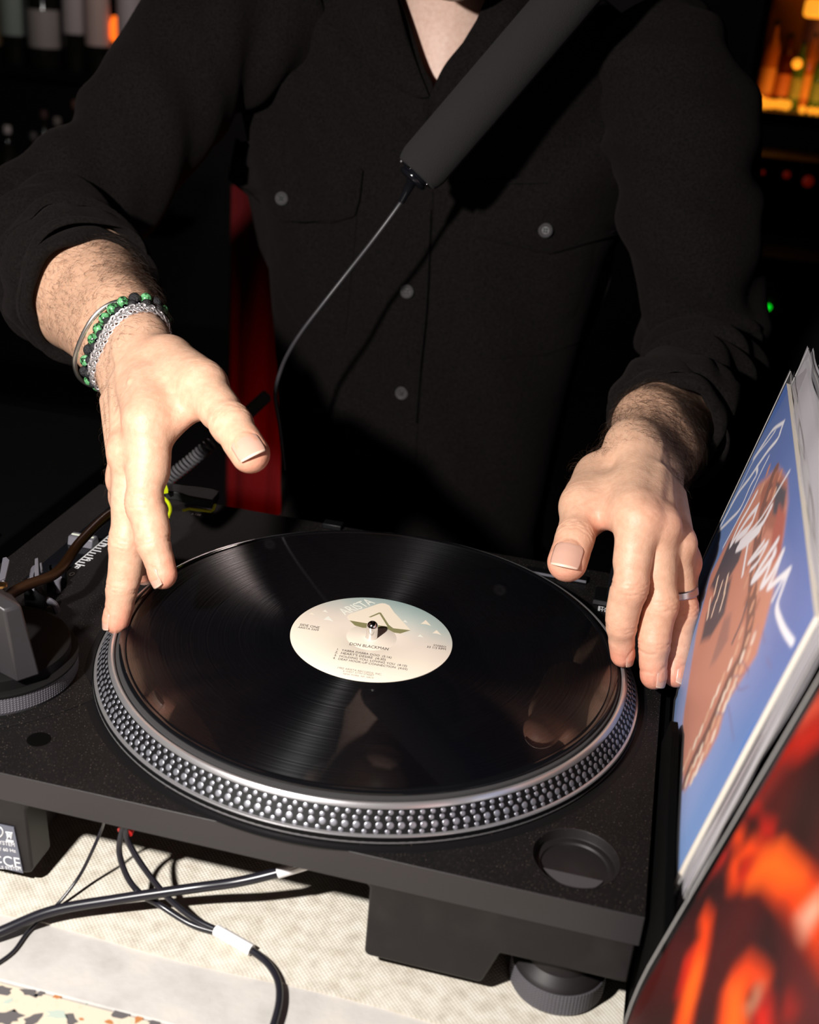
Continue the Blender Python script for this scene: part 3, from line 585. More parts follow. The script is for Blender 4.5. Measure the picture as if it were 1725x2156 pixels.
def hand(J, R, sign, vox=.0008):
    """J: joint dictionary (world points); R: direction from little finger to index; sign +1 right hand, -1 left hand.
    returns the field and a list of nails"""
    W = J['wrist']; E = J['elbow']; axF = nrm(W-E)
    mcp = [J[k][0] for k in ('index','middle','ring','little')]
    Lp = nrm((mcp[1]+mcp[2])/2-W); Rp = nrm(R-Lp*np.dot(R, Lp)); Dp = nrm(np.cross(Lp, Rp))*sign
    Rf = nrm(R-axF*np.dot(R, axF)); Df = nrm(np.cross(axF, Rf))*sign
    palm = []
    carp = [W+Lp*.010+Rp*o+Dp*.002 for o in (.0125,.0045,-.0045,-.012)]
    for i, (c, m_) in enumerate(zip(carp, mcp)):
        palm.append((c, m_-Dp*.001, .0165, (.0134,.0125,.0118,.0105)[i], (Dp, .93), .008))
    T = J['thumb']; th0 = T[0]
    palm += [(W+Rp*.008, W+Lp*.012+Rp*.010, .0185, .0185, (Dp, .95), .008), (W-Rp*.010, W+Lp*.012-Rp*.010, .0180, .0175, (Dp, .95), .008)]
    palm += [(W+Lp*.016+Rp*.010-Dp*.004, th0, .0165, .0165, None, .008), (th0, T[1], .0165, .0140, None, .008)]
    palm += [(W+Lp*.022-Dp*.010+Rp*.006, T[1]*.75+mcp[0]*.25-Dp*.006, .0140, .0085, None, .010)]          # thenar pad
    palm += [(W+Lp*.020-Dp*.010-Rp*.012, mcp[3]-Dp*.006-Lp*.012, .0130, .0105, None, .010)]                # outer palm pad
    palm += [(th0*.45+mcp[0]*.55-Lp*.006+Dp*.0005, mcp[0]-Lp*.010+Rp*.002-Dp*.001, .0120, .0118, None, .012)]
    wb = J.get('web', .5)
    palm += [(T[1]*.80+th0*.20, (mcp[0]*.55+carp[0]*.45)-Dp*.003, .0090, .0090, None, .012), (T[1]*.98+th0*.02-Dp*.003, (mcp[0]*.92+carp[0]*.08)-Dp*.006, .0055, .0070, None, .012)]
    if wb > .6: palm += [(T[1]*.86+T[2]*.14-Dp*.004, mcp[0]-Dp*.008+(js_:=(J['index'][1]-mcp[0]))*.10, .0046, .0075, None, .010)]
    n_ = nrm(E-W); q_ = J.get('fs', 1.0)
    palm += [(W+Rf*.009, W+n_*.05+Rf*.011, .0195, .0235, (Df, .93), .010), (W-Rf*.010, W+n_*.05-Rf*.011, .0190, .0230, (Df, .93), .010)]
    palm += [(W+n_*.05+Rf*.011, W+n_*.13+Rf*.010, .0235, .0330*q_, None, .012), (W+n_*.05-Rf*.011, W+n_*.13-Rf*.010, .0230, .0320*q_, None, .012),
             (W+n_*.13, W+n_*.17, .037*q_, .036*q_, None, .012)]
    # bone ends at the wrist, extensor tendons, knuckle heads, a few veins
    palm += [(W-Rf*.018+Df*.009+n_*.012, W-Rf*.018+Df*.009+n_*.016, .0085, .0085, None, .006)]
    for i in range(4):
        c = carp[i]+Dp*.0125; k = mcp[i]+Dp*(.0098 if i < 2 else .0088)
        palm += [(c+Lp*.028-Dp*.0006, k-Dp*.0004, .0026, .0028, None, .008), (mcp[i]+Dp*.0040-Lp*.001, mcp[i]+Dp*.0040+Lp*.002, (.0070,.0094,.0086,.0076)[i], (.0070,.0094,.0086,.0076)[i], None, .008)]
    palm += [(carp[1]+Dp*.0165+Rp*.006, mcp[1]*.5+mcp[0]*.5+Dp*.0105-Lp*.030, .0015, .0015, None, .003),
             (mcp[1]*.5+mcp[0]*.5+Dp*.0105-Lp*.030, mcp[1]*.5+mcp[2]*.5+Dp*.011-Lp*.014, .0015, .0013, None, .003), (th0+Dp*.016, mcp[0]-Lp*.030+Dp*.0115, .0015, .0014, None, .003)]
    fingers = []; nails = []
    rad = J['rad']
    for k in ('index','middle','ring','little','thumb'):
        js = J[k]; r = rad[k]; pr = []
        Dk = J.get('D_'+k)
        for i in range(len(js)-1):
            ax = nrm(js[i+1]-js[i]); D0 = nrm(Dk-ax*np.dot(Dk, ax)) if Dk is not None else nrm(np.cross(ax, Rp))*sign
            last = i == len(js)-2
            pr.append((js[i], js[i+1], r[i], r[i+1], (D0, .90 if last else .97), .003))
            if not last:        # fleshy pad on the palm side of each section
                mid = (js[i]+js[i+1])/2-D0*r[i]*.22; pr.append((mid-ax*.004, mid+ax*.004, r[i]*.90, r[i]*.88, None, .006))
            else:
                pr.append((js[i]*.45+js[i+1]*.55-D0*r[i+1]*.20, js[i+1]-D0*r[i+1]*.12, r[i+1]*.93, r[i+1]*.90, None, .005))
            if i > 0:           # joint swelling
                pr.append((js[i]-ax*.001, js[i]+ax*.001, r[i]*1.035, r[i]*1.035, None, .004))
        fingers.append((k, js, r, pr)); nails.append((k, js[-2], js[-1], r[-2], r[-1], D0))
    allp = palm+[q for f_ in fingers for q in f_[3]]
    lo = np.min([np.minimum(p[0], p[1])-p[3] for p in allp], 0)-.008; hi = np.max([np.maximum(p[0], p[1])+p[3] for p in allp], 0)+.008
    cut = W+n_*.135
    f = Field(lo, hi, vox); add_group(f, palm, .008)
    base = f.F.copy()
    for k, js, r, pr in fingers:
        lo_, hi_ = bb(pr, .010); sl = f.sl(lo_, hi_); A = np.full(f.F[sl].shape, .03, np.float32)
        for p in pr: A = smin(A, seg_d(f, sl, p[0], p[1], p[2], p[3], p[4]), p[5])
        X = f.ax[0][sl[0]][:, None, None]; Y = f.ax[1][sl[1]][None, :, None]; Z = f.ax[2][sl[2]][None, None, :]
        for i in range(1, len(js)-1):                   # skin creases over the joints
            ax = nrm(js[i+1]-js[i-1]); Dk = J.get('D_'+k); D0 = nrm(Dk-ax*np.dot(Dk, ax)) if Dk is not None else nrm(np.cross(ax, Rp))*sign
            x, y, z = X-js[i][0], Y-js[i][1], Z-js[i][2]; s_ = x*ax[0]+y*ax[1]+z*ax[2]; dd_ = x*D0[0]+y*D0[1]+z*D0[2]; rr_ = np.sqrt(x*x+y*y+z*z)+1e-6
            L0 = nrm(np.cross(ax, D0)); lat = x*L0[0]+y*L0[1]+z*L0[2]
            dorsal = np.clip(dd_/rr_*1.6, 0, 1)
            cr = (-.0036,-.0016,.0006,.0028) if i == (1 if len(js) > 2 else 0) or k == 'thumb' else (-.0016,.0007)
            for q, s0 in enumerate(cr):
                cur = s0*(1+.35*(lat/.008)**2*np.sign(s0))+.0004*np.sin(lat*900+q*2); A = A+.00042*np.exp(-((s_-cur)/.00062)**2)*dorsal
            palmar = np.clip(-dd_/rr_*1.6, 0, 1)
            for s0 in (-.0008,.0012): A = A+.00055*np.exp(-((s_-s0)/.0007)**2)*palmar
        kf = .006 if k != 'thumb' else .007
        T_ = smin(base[sl], A, kf); f.F[sl] = np.minimum(f.F[sl], T_)
    # nail beds: slight flat where each nail sits
    for (k, a, b, ra, rb, D0) in nails:
        ax = nrm(b-a); c = b+ax*.0005+D0*rb*.96; sl = f.sl(c-.012, c+.012)
        X = f.ax[0][sl[0]][:, None, None]-c[0]; Y = f.ax[1][sl[1]][None, :, None]-c[1]; Z = f.ax[2][sl[2]][None, None, :]-c[2]
        s_ = X*ax[0]+Y*ax[1]+Z*ax[2]; dd_ = X*D0[0]+Y*D0[1]+Z*D0[2]; lat2 = X*X+Y*Y+Z*Z-s_*s_-dd_*dd_
        wn = rb*.80; ln = rb*(.95 if k != 'thumb' else .95)
        e = (lat2/(wn*wn)+((s_-.0005)/ln)**2); f.F[sl] += (.00045*np.exp(-((np.sqrt(np.maximum(e, 0))-1.02)/.13)**2)*(dd_ > -.004)).astype(np.float32)
    # trim the forearm well inside the sleeve is not needed: the body mesh overlaps it there
    return f, nails, (Lp, Rp, Dp, Rf, Df, n_)

def P_(*q): return at(q[0], q[1], c=q[2])
RA = cv(.50, .76, .41); RB = cv(-.60, .60, .45)
HA = dict(fs=1.16, web=.8, wrist=P_(285,748,.775), elbow=at(84,490,c=.965),
    index=[P_(310,893,.697), P_(304,1060,.690), P_(322,1143,.687), P_(341,1209,.686)],
    middle=[P_(277,955,.706), P_(267,1141,.708), P_(257,1238,.711), P_(243,1304,.713)],
    ring=[P_(272,1012,.722), P_(274,1130,.742), P_(284,1180,.758), P_(300,1205,.768)],
    little=[P_(274,1050,.742), P_(282,1120,.772), P_(282,1160,.783), P_(300,1180,.79)],
    thumb=[P_(352,768,.744), P_(425,812,.706), P_(487,893,.676), P_(527,955,.658)],
    rad=dict(index=(.0130,.0103,.0088,.0080), middle=(.0112,.0099,.0086,.0079), ring=(.0105,.0092,.0082,.0072), little=(.0095,.0082,.0072,.0065), thumb=(.0165,.0125,.0112,.0103)),
    D_index=cv(-.72,.12,.50), D_middle=cv(-.85,.1,.42), D_thumb=cv(.04,.34,.94))
HB = dict(fs=.80, wrist=P_(1350,968,.780), elbow=np.array([.190,.400,.083]),
    index=[P_(1347,1100,.703), P_(1328,1235,.700), P_(1309,1316,.708), P_(1313,1378,.717)],
    middle=[P_(1384,1112,.710), P_(1392,1270,.710), P_(1378,1356,.711), P_(1378,1422,.713)],
    ring=[P_(1420,1150,.722), P_(1437,1285,.728), P_(1428,1362,.724), P_(1424,1420,.720)],
    little=[P_(1434,1190,.738), P_(1446,1290,.750), P_(1442,1345,.750), P_(1438,1385,.748)],
    thumb=[P_(1268,1010,.772), P_(1230,1066,.738), P_(1211,1133,.716), P_(1195,1183,.703)],
    rad=dict(index=(.0112,.0098,.0083,.0070), middle=(.0112,.0098,.0086,.0077), ring=(.0104,.0092,.0080,.0071), little=(.0090,.0080,.0072,.0065), thumb=(.0160,.0118,.0106,.0112)),
    D_index=cv(.70,.10,.62), D_middle=cv(.72,.1,.62), D_ring=cv(.62,.1,.7), D_thumb=cv(-.16,.38,.90))
VOX = .0008
fA, nA, frA = hand(HA, RA, 1, VOX)
fB, nB, frB = hand(HB, RB, -1, VOX)
BX = -.084                                              # middle of the body
SHA = at(505,10,c=1.05); SHB = np.array((.112,.490,.310))
fc = Field((-.50,.22,-.40), (.30,.74,.68), .005)
CHIN = at(962,-78,c=.90)
body = [(CHIN, np.array((BX+.012,.40,.44)), .026, .036), ((BX-.06,.56,-.32),(BX-.06,.56,.02),.080,.075), ((BX+.06,.56,-.32),(BX+.06,.56,.02),.080,.075), ((BX-.065,.565,0),(BX-.075,.565,.22),.078,.090), ((BX+.065,.565,0),(BX+.075,.565,.22),.078,.090),
        ((BX-.13,.535,.28),(BX+.13,.535,.28),.045,.045), ((BX,.52,.30),(BX+.005,.470,.42),.050,.052), ((BX-.01,.497,.24),(BX+.01,.497,.24),.042,.042), ((BX,.492,.29),(BX,.490,.34),.045,.038),
        (SHA+(0,0,-.02), HA['elbow'], .030, .028), (SHB+(0,0,-.02), HB['elbow'], .028, .022), (HA['elbow'], HA['wrist']-nrm(HA['wrist']-HA['elbow'])*.13, .036, .034), (HB['elbow'], HB['wrist']-nrm(HB['wrist']-HB['elbow'])*.12, .022, .026),
        (np.array((BX+.01,.445,.50)), np.array((BX+.01,.470,.53)), .083, .088), (np.array((BX+.012,.395,.42)), np.array((BX+.014,.372,.395)), .036, .026), (np.array((BX+.012,.400,.45)), np.array((BX+.012,.388,.50)), .050, .042),
        (np.array((BX+.012,.352,.485)), np.array((BX+.012,.362,.515)), .013, .009), (np.array((BX-.075,.47,.49)), np.array((BX-.078,.472,.515)), .012, .016), (np.array((BX+.095,.47,.49)), np.array((BX+.098,.472,.515)), .012, .016),
        (np.array((BX-.012,.372,.522)), np.array((BX+.036,.372,.522)), .020, .020), (np.array((BX-.006,.366,.452)), np.array((BX+.030,.366,.452)), .008, .008)]
add_group(fc, [(np.array(p[0]), np.array(p[1]), p[2], p[3], None, .010 if i_ in (8,9,10,11,12) else .03) for i_, p in enumerate(body)], .03, .04)
parts_ = []
for f in (fA, fB, fc): parts_.append(mesh_of(f))
def trim(P, Q, W, n, dmax):      # drop what lies past dmax up the arm (overlapped by the body there)
    s_ = (P-W)@n; keep = ~(s_[Q] > dmax).any(1); return P, Q[keep]
PA, QA = parts_[0]; PB, QB = parts_[1]; PC, QC = parts_[2]
NA = vnorm(PA, QA); NB = vnorm(PB, QB)
def tones(P, Hd, fr):
    base = np.array((.70,.43,.295)); c = np.tile(base, (len(P), 1)); W = Hd['wrist']; n_ = fr[5]
    s_ = np.clip(((P-W)@n_)/.05, -.3, 1); f_ = np.clip(s_+.3, 0, 1)[:, None]; c = c*(1-f_*.16)+np.array((.50,.26,.15))*f_*.16  # browner up the forearm: shade of the arm hair put into the colour
    red = np.zeros(len(P))
    for k in ('index','middle','ring','little','thumb'):
        js = Hd[k]; tip = js[-1]; d_ = np.linalg.norm(P-(tip-fr[2]*.003), axis=1); red = np.maximum(red, np.exp(-(d_/.013)**2))
        for j in js[1:-1]: red = np.maximum(red, .38*np.exp(-(np.linalg.norm(P-j, axis=1)/.011)**2))
        red = np.maximum(red, .30*np.exp(-(np.linalg.norm(P-(js[0]+fr[2]*.01), axis=1)/.014)**2))
    red = np.maximum(red, .6*np.exp(-(np.linalg.norm(P-(Hd['thumb'][1]*.5+Hd['index'][0]*.5-fr[2]*.008), axis=1)/.014)**2))
    red = red[:, None]; return c*(1-red*.92)+np.array((.78,.27,.18))*red*.92
TA = tones(PA, HA, frA); TB = tones(PB, HB, frB); TC_ = np.tile((.80,.56,.46), (len(PC), 1))
jaw = (PC[:,2] > .36)&(PC[:,1] < .43)&(PC[:,2] < .475); TC_[jaw] = (.12,.07,.05)
Pall = np.vstack([PA, PB, PC]); Qall = np.vstack([QA, QB+len(PA), QC+len(PA)+len(PB)])
me = bpy.data.meshes.new('person'); me.from_pydata(Pall.tolist(), [], Qall.tolist())
ca = me.color_attributes.new('tone', 'FLOAT_COLOR', 'POINT'); ca.data.foreach_set('color', np.hstack([np.vstack([TA, TB, TC_]), np.ones((len(Pall), 1))]).astype(np.float32).ravel())
me.polygons.foreach_set('use_smooth', [True]*len(me.polygons)); me.materials.append(MT['skin'])
PER = bpy.data.objects.new('person', me); link(PER)
tag(PER, 'person in black button shirt with rolled sleeves, both hands on the record', 'person')

def nail(Hd, item):
    k, a, b, ra, rb, D0 = item
    if k == 'little': return
    ax = nrm(b-a); L0 = nrm(np.cross(ax, D0)); big = k == 'thumb'
    W_ = rb*(.92 if big else .86); ln = rb*(.82 if big else .76); rn = rb*1.0
    def fn(u, v):
        s_ = (v-.47)*2; lat = (u-.5)*2
        w = W_*(1-.30*max(0,-s_-.35)**1.6*2.2-.30*max(0, s_-.72))         # rounded root
        if s_ < -.25: w *= math.sqrt(max(0.10, 1-((-s_-.25)/.80)**2.2))
        x = lat*w; e = ln*s_*1.0 + ((ln*.30 if big else ln*.20)*(1-lat*lat)*(1 if s_ > .5 else 0)*(s_-.5)*2)-rb*(.10 if big else .12)
        th = x/rn; h = rn*(math.cos(th)-1)*.92-max(0, s_)**2*rb*.16-max(0,-s_-.3)**2*rb*.42
        tp = ra+(rb-ra)*1.0
        p = b+ax*(e+.0004)+L0*rn*math.sin(th)+D0*(tp*.905+h+.00042); return tuple(p)
    o = build('fingernail', M().grid(fn, 14, 18), [MT['nail'], MT['nailtip']], PER, angle=0)
    for q in o.data.polygons:
        if q.index//14 >= 17 and True: q.material_index = 1
    # curved shell
    so = o.modifiers.new('s', 'SOLIDIFY'); so.thickness = .0005; so.offset = 0
for it in nA: nail(HA, it)
for it in nB: nail(HB, it)

# face details and hair, above the frame
for s in (-1, 1):
    e_ = build('eye', M().ball((BX+.012+s*.031,.3745,.512), .0125, 12), mat('eye_white', (.75,.72,.70), .2), PER); build('iris', M().ball((BX+.012+s*.031,.3650,.509), .0048, 8, sc=(1,.5,1)), mat('brown_iris', (.06,.03,.015), .2), e_)
    build('eyebrow', M().tube(spline([(BX+.012+s*.014,.3585,.532), (BX+.012+s*.032,.3580,.537), (BX+.012+s*.048,.366,.531)], 6), [.0035]*12+[.0015], 8), MT['beard'], PER)
build('lips', M().tube(spline([(BX-.010,.359,.449), (BX+.012,.352,.447), (BX+.034,.359,.449)], 6), [.002]+[.0045]*11+[.002], 8), mat('lips', (.50,.22,.18), .4), PER)
build('hair', M().lathe([(.092,-.010),(.0955,.020),(.088,.055),(.065,.080),(.035,.093),(.0001,.097)], 40, (BX+.010,.476,.535), ax=(0,.22,1)), MT['beard'], PER)

# hair strands
def strands(P, Nn, pick, flow, n, ln, lift, r, rg, curl=.6):
    mb_v = []; mb_f = []; idx = rg.choice(pick, n)
    for i in idx:
        p = P[i]+(rg.random(3)-.5)*.0008; nn = Nn[i]; f0 = flow+rg.normal(0, curl, 3); t = f0-nn*np.dot(f0, nn); t = nrm(t); L_ = ln*(.5+rg.random())
        w = nrm(np.cross(t, nn)); bend = rg.normal(0, .5)
        pts = [p-nn*.0005, p+t*L_*.33+nn*L_*lift+w*L_*bend*.10, p+t*L_*.66+nn*L_*lift*1.2+w*L_*bend*.35, p+t*L_*.93+nn*L_*lift*.8+w*L_*bend*.75]
        b0 = len(mb_v)
        for j, q in enumerate(pts):
            rr_ = r*(1-.28*j)
            for a in (0, 2.09, 4.19): mb_v.append(tuple(q+(w*math.cos(a)+nn*math.sin(a))*rr_))
        for j in range(3):
            for a in range(3): mb_f.append((b0+j*3+a, b0+j*3+(a+1)%3, b0+j*3+3+(a+1)%3, b0+j*3+3+a))
    mb = M(); mb.v = mb_v; mb.f = mb_f; mb.mi = [0]*len(mb_f); return mb
def arm_pick(P, Nn, Hd, fr, s0, s1, side=None, w=.2):
    s_ = (P-Hd['wrist'])@fr[5]; ok = (s_ > s0)&(s_ < s1)
    if side is not None: ok &= (Nn@nrm(side)) > w
    return np.nonzero(ok)[0]
rg = np.random.default_rng(3)
flA = -frA[5]*.55+cv(.5,-.1,0)
h1 = strands(PA, NA, arm_pick(PA, NA, HA, frA, .012, .120, cv(.2,.3,.6), .05), flA, 1500, .011, .16, .000075, rg)
h2 = strands(PA, NA, arm_pick(PA, NA, HA, frA, .012, .115, cv(.85,.45,.1), .35), flA, 1500, .012, .30, .000085, rg)
h3 = strands(PA, NA, arm_pick(PA, NA, HA, frA, -.018, .012, cv(0,.4,.8), .1), flA, 260, .008, .1, .00006, rg)
h4 = strands(PA, NA, arm_pick(PA, NA, HA, frA, -.08, .02, cv(-1,0,.1), .8), cv(.1,-1,0), 220, .0055, .35, .00006, rg)
allh = M()
for h_ in (h1, h2, h3, h4): allh.add(h_.v, h_.f)
flB = -frB[5]*.4+cv(.45,-.5,0)
for h_ in (strands(PB, NB, arm_pick(PB, NB, HB, frB, .000, .10, cv(.1,.5,.8), .1), flB, 1500, .010, .16, .000075, rg),
           strands(PB, NB, arm_pick(PB, NB, HB, frB, -.02, .10, cv(.8,.4,.4), .3), flB, 2000, .010, .18, .00008, rg),
           strands(PB, NB, arm_pick(PB, NB, HB, frB, -.03, .04, cv(-.8,.5,.2), .6), flB, 260, .008, .35, .00007, rg)):
    allh.add(h_.v, h_.f)
tag(build('arm_hair', allh, MT['hair'], PER, angle=0), kind='stuff')

# ---------------------------------------------------------------- shirt
def prof(z):       # half width, half depth, centre y of the shirt body at height z
    Z = [-.60,-.30,-.15,0,.14,.20,.26,.30,.335,.365,.40,.43]; Wd = [.170,.150,.140,.150,.170,.188,.200,.200,.178,.130,.085,.076]; Dp = [.125,.118,.112,.112,.116,.120,.118,.108,.094,.082,.074,.070]; Cy = [.550,.545,.535,.535,.536,.540,.538,.535,.530,.522,.512,.505]
    return np.interp(z, Z, Wd), np.interp(z, Z, Dp), np.interp(z, Z, Cy)
EXP = 2.7
def wrinkle(x, z, s=1.0):
    a = .0070*math.sin((x*.9+z*.55)*95+1.2*math.sin(z*21))*math.exp(-((x+.20)/.09)**2)*math.exp(-((z-.27)/.10)**2)
    a += .0075*math.sin((x*.75-z*.8)*80+math.sin(z*17+1))*math.exp(-((x-.03)/.11)**2)*math.exp(-((z-.30)/.09)**2)
    a += .0040*math.sin((x*1.1+z*.25)*60+2*math.sin(z*9+x*6))*math.exp(-((z-.04)/.14)**2)
    a += .0035*math.sin((x*.35+z*1.1)*46+1.7*math.sin(x*13))*math.exp(-((z+.16)/.12)**2)
    return a*s
def front(x, z):   # y of the shirt front
    w, d_, cy = prof(z); q = min(abs((x-BX)/w), .999); return cy-d_*(1-q**EXP)**(1/EXP)-wrinkle(x, z)
def on_front(px, py, lift=0):
    y = .42
    for _ in range(12): p = at(px, py, y=y); y = front(p[0], p[2])-lift
    return at(px, py, y=y)
ZV = .279
def shirt_pt(u, v):
    z = -.58+v*1.01; w, d_, cy = prof(z)
    fr_ = 0.0; fl_ = 0.0
    if z > ZV: fl_ = (z-ZV)*.47; fr_ = (z-ZV)*.53
    fl_ = min(fl_, w*.62); fr_ = min(fr_, w*.62)
    a0 = math.asin(min(1, (fr_/w)**(EXP/2)))+.012; a1 = 2*PI-math.asin(min(1, (fl_/w)**(EXP/2)))+.012
    a = a0+(a1-a0)*u; sx, cx_ = math.sin(a), math.cos(a)
    x = BX+w*math.copysign(abs(sx)**(2/EXP), sx); y = cy-d_*math.copysign(abs(cx_)**(2/EXP), cx_)
    if cx_ > 0: y -= wrinkle(x, z)*min(1, cx_*3)
    return (x, y, z)
sh_ = build('shirt', M().grid(shirt_pt, 260, 220), MT['shirt'], PER, angle=0); sh_.modifiers.new('s', 'SOLIDIFY').thickness = .0018
def sleeve(path, rads, nfold, seed, flatten=None, n=72, steps=120, amp=.0050, part='sleeve'):
    P = spline(path, steps//(len(path)-1)); N_ = len(P); rs = np.interp(np.linspace(0, 1, N_), np.linspace(0, 1, len(rads)), rads)
    V = []; F = []; up = None; rg = random.Random(seed); ph = [rg.random()*6 for _ in range(8)]
    for i, p in enumerate(P):
        a = P[max(i-1, 0)]; b = P[min(i+1, N_-1)]; t = nrm(b-a)
        if up is None: up = np.array((0.,0,1)) if abs(t[2]) < .8 else np.array((0,-1.,0))
        up = nrm(up-t*np.dot(up, t)); w = np.cross(t, up); s_ = i/(N_-1)
        for k in range(n):
            q = 2*PI*k/n; env = .25+math.exp(-((s_-.55)/.22)**2)+.8*math.exp(-((s_-.95)/.15)**2)+.5*math.exp(-((s_-.08)/.12)**2)
            dsp = amp*env*(math.sin(s_*nfold*6.28+1.9*math.sin(q+ph[0])+1.2*math.sin(2*q+ph[1]))+.55*math.sin(s_*nfold*11+2.3*math.sin(q+ph[2])+3*q)+.3*math.sin(5*q+s_*30+ph[3]))
            r = rs[i]+dsp; V.append(p+(up*math.cos(q)+w*math.sin(q))*r)
    for i in range(N_-1):
        for k in range(n): F.append((i*n+k, i*n+(k+1)%n, (i+1)*n+(k+1)%n, (i+1)*n+k))
    o = build(part, M().add(V, F), MT['shirt'], sh_, angle=0); o.modifiers.new('s', 'SOLIDIFY').thickness = .0018; return o
ELA = HA['elbow']; aA = frA[5]; ELB = HB['elbow']; aB = frB[5]
cufA = HA['wrist']+aA*.108; cufB = HB['wrist']+aB*.082
sleeve([SHA+(.04,.02,.00), SHA*.75+ELA*.25, at(238,392,c=1.0)*.5+(SHA+ELA)*.25, ELA, ELA*.72+cufA*.28+(-.004,.006,.004), cufA*.6+ELA*.4, cufA-aA*.002], [.064,.060,.054,.050,.051,.053,.052], 7, 3)
sleeve([SHB+(-.03,.02,.02), SHB+(.018,-.02,-.04), (SHB+ELB)/2+(.002,0,.0), ELB+(-.006,.020,.008), ELB*.72+cufB*.28, cufB*.5+ELB*.5, cufB-aB*.002], [.064,.066,.058,.050,.048,.045,.043], 7, 5)
def cuff(c, ax, R1, R2, wid, seed, tilt=(0,0,0)):
    ax = nrm(ax+np.array(tilt)); t0 = nrm(np.cross(ax, (0,0,1))); w = np.cross(ax, t0); rg = random.Random(seed); V = []; F = []; n = 96
    pr = [(R1-.0035,.002),(R1-.0040,-.004),(R1-.001,-.0075),(R1+.003,-.0070),(R1+.0045,-.001),(R1+.0042,.010),(R1+.0025,.0125),(R1+.0060,.013),(R1+.0085,.018),(R2+.006,wid*.8),(R2+.0035,wid),(R2-.003,wid*.9)]
    for j, (r, z) in enumerate(pr):
        for k in range(n):
            a = 2*PI*k/n; dr = .0022*math.sin(3*a+seed)+.0012*math.sin(7*a+seed*2+j*.4)+(.0012*math.sin(11*a+j) if j > 5 else 0); dz = .004*math.sin(2*a+seed*1.7)+.0015*math.sin(5*a+seed)
            V.append(c+ax*(z+dz)+(t0*math.cos(a)+w*math.sin(a))*(r+dr))
    P_n = len(pr)
    for j in range(P_n-1):
        for k in range(n): F.append((j*n+k, j*n+(k+1)%n, (j+1)*n+(k+1)%n, (j+1)*n+k))
    return build('rolled_cuff', M().add(V, F), MT['shirt'], sh_, angle=0)
cuff(cufA, aA, .0470, .052, .045, 2); cuff(cufB, aB, .0385, .044, .040, 4)
def patch(name, pts, lift, parent, rings=10, edge=.0, mt=None):
    n = 96; P = [np.array(p, float) for p in pts]; per = [0]
    for i in range(len(P)): per.append(per[-1]+np.linalg.norm(P[(i+1)%len(P)]-P[i]))
    bd = []
    for k in range(n):
        s_ = per[-1]*k/n; i = max(j for j in range(len(P)) if per[j] <= s_+1e-9); t = (s_-per[i])/(per[i+1]-per[i]); bd.append(P[i]*(1-t)+P[(i+1)%len(P)]*t)
    c = sum(bd)/n; V = []; F = []
    for j in range(rings+1):
        f_ = 1-.985*j/rings; lf = (-.0006 if j == 0 else lift*(.8 if j == 1 else 1))
        if j == 1: f_ = .994
        if j == 2: f_ = .965
        for q in bd: w = c+(q-c)*f_; V.append(on_front(w[0], w[1], lf))
    for j in range(rings):
        for k in range(n): F.append((j*n+k, j*n+(k+1)%n, (j+1)*n+(k+1)%n, (j+1)*n+k))
    F.append(tuple(rings*n+k for k in range(n)))
    return build(name, M().add(V, F), mt or MT['shirt'], parent, angle=50)
patch('pocket', [(498,300),(762,358),(742,560),(728,708),(640,700),(600,640),(545,520)], .0012, sh_)
patch('pocket', [(1003,380),(1316,376),(1285,600),(1238,716),(1150,750),(1015,758),(988,735),(992,500)], .0012, sh_)
patch('pocket_flap', [(496,290),(765,356),(758,420),(748,456),(700,470),(591,467),(480,378)], .0048, sh_)
patch('pocket_flap', [(1003,377),(1316,374),(1310,493),(1159,536),(1060,515),(1000,500)], .0050, sh_)
patch('placket', [(800,330),(912,330),(912,440),(905,600),(890,760),(880,900),(872,1060),(820,1060),(815,800),(812,600)], .0016, sh_, 8)
def seam(pts, parent=sh_): build('seam', M().tube(spline([on_front(*p, .0050) for p in pts], 6), .0005, 5), MT['stitch'], parent, angle=0)
seam([(503,299),(620,330),(758,364)]); seam([(1008,386),(1160,385),(1310,383)]); seam([(1005,492),(1080,512),(1158,526),(1240,508),(1303,484)]); seam([(490,378),(592,458),(690,462),(740,450)])
seam([(906,440),(900,600),(886,760),(876,890)])
for (px, py, rr_) in ((593,418,.0062),(1149,485,.0064),(857,614,.0063),(846,828,.0063)):
    lf = .0060 if py < 500 else .0024; c = on_front(px, py, lf); nn = nrm(c-on_front(px, py, 0)+np.array((0,-.001,0))); nn = nrm((0,-1,.12))
    bt = build('button', M().lathe([(.0001,.0004),(rr_*.50,.0004),(rr_*.60,.0011),(rr_*.80,.0016),(rr_*.95,.0011),(rr_,.0004),(rr_*.94,-.0006),(.0001,-.0006)], 40, tuple(c), ax=tuple(nn)), MT['button'], sh_)
    t0 = nrm(np.cross(nn, (0,0,1))); t1 = np.cross(nn, t0); hl = M()
    for a, b_ in ((1,1),(1,-1),(-1,1),(-1,-1)): hl.lathe([(.0009,.0),(.0009,.00062),(.0001,.00063)], 10, tuple(c+t0*a*.0011+t1*b_*.0011), ax=tuple(nn))
    build('thread_hole', hl, MT['gloss'], bt)
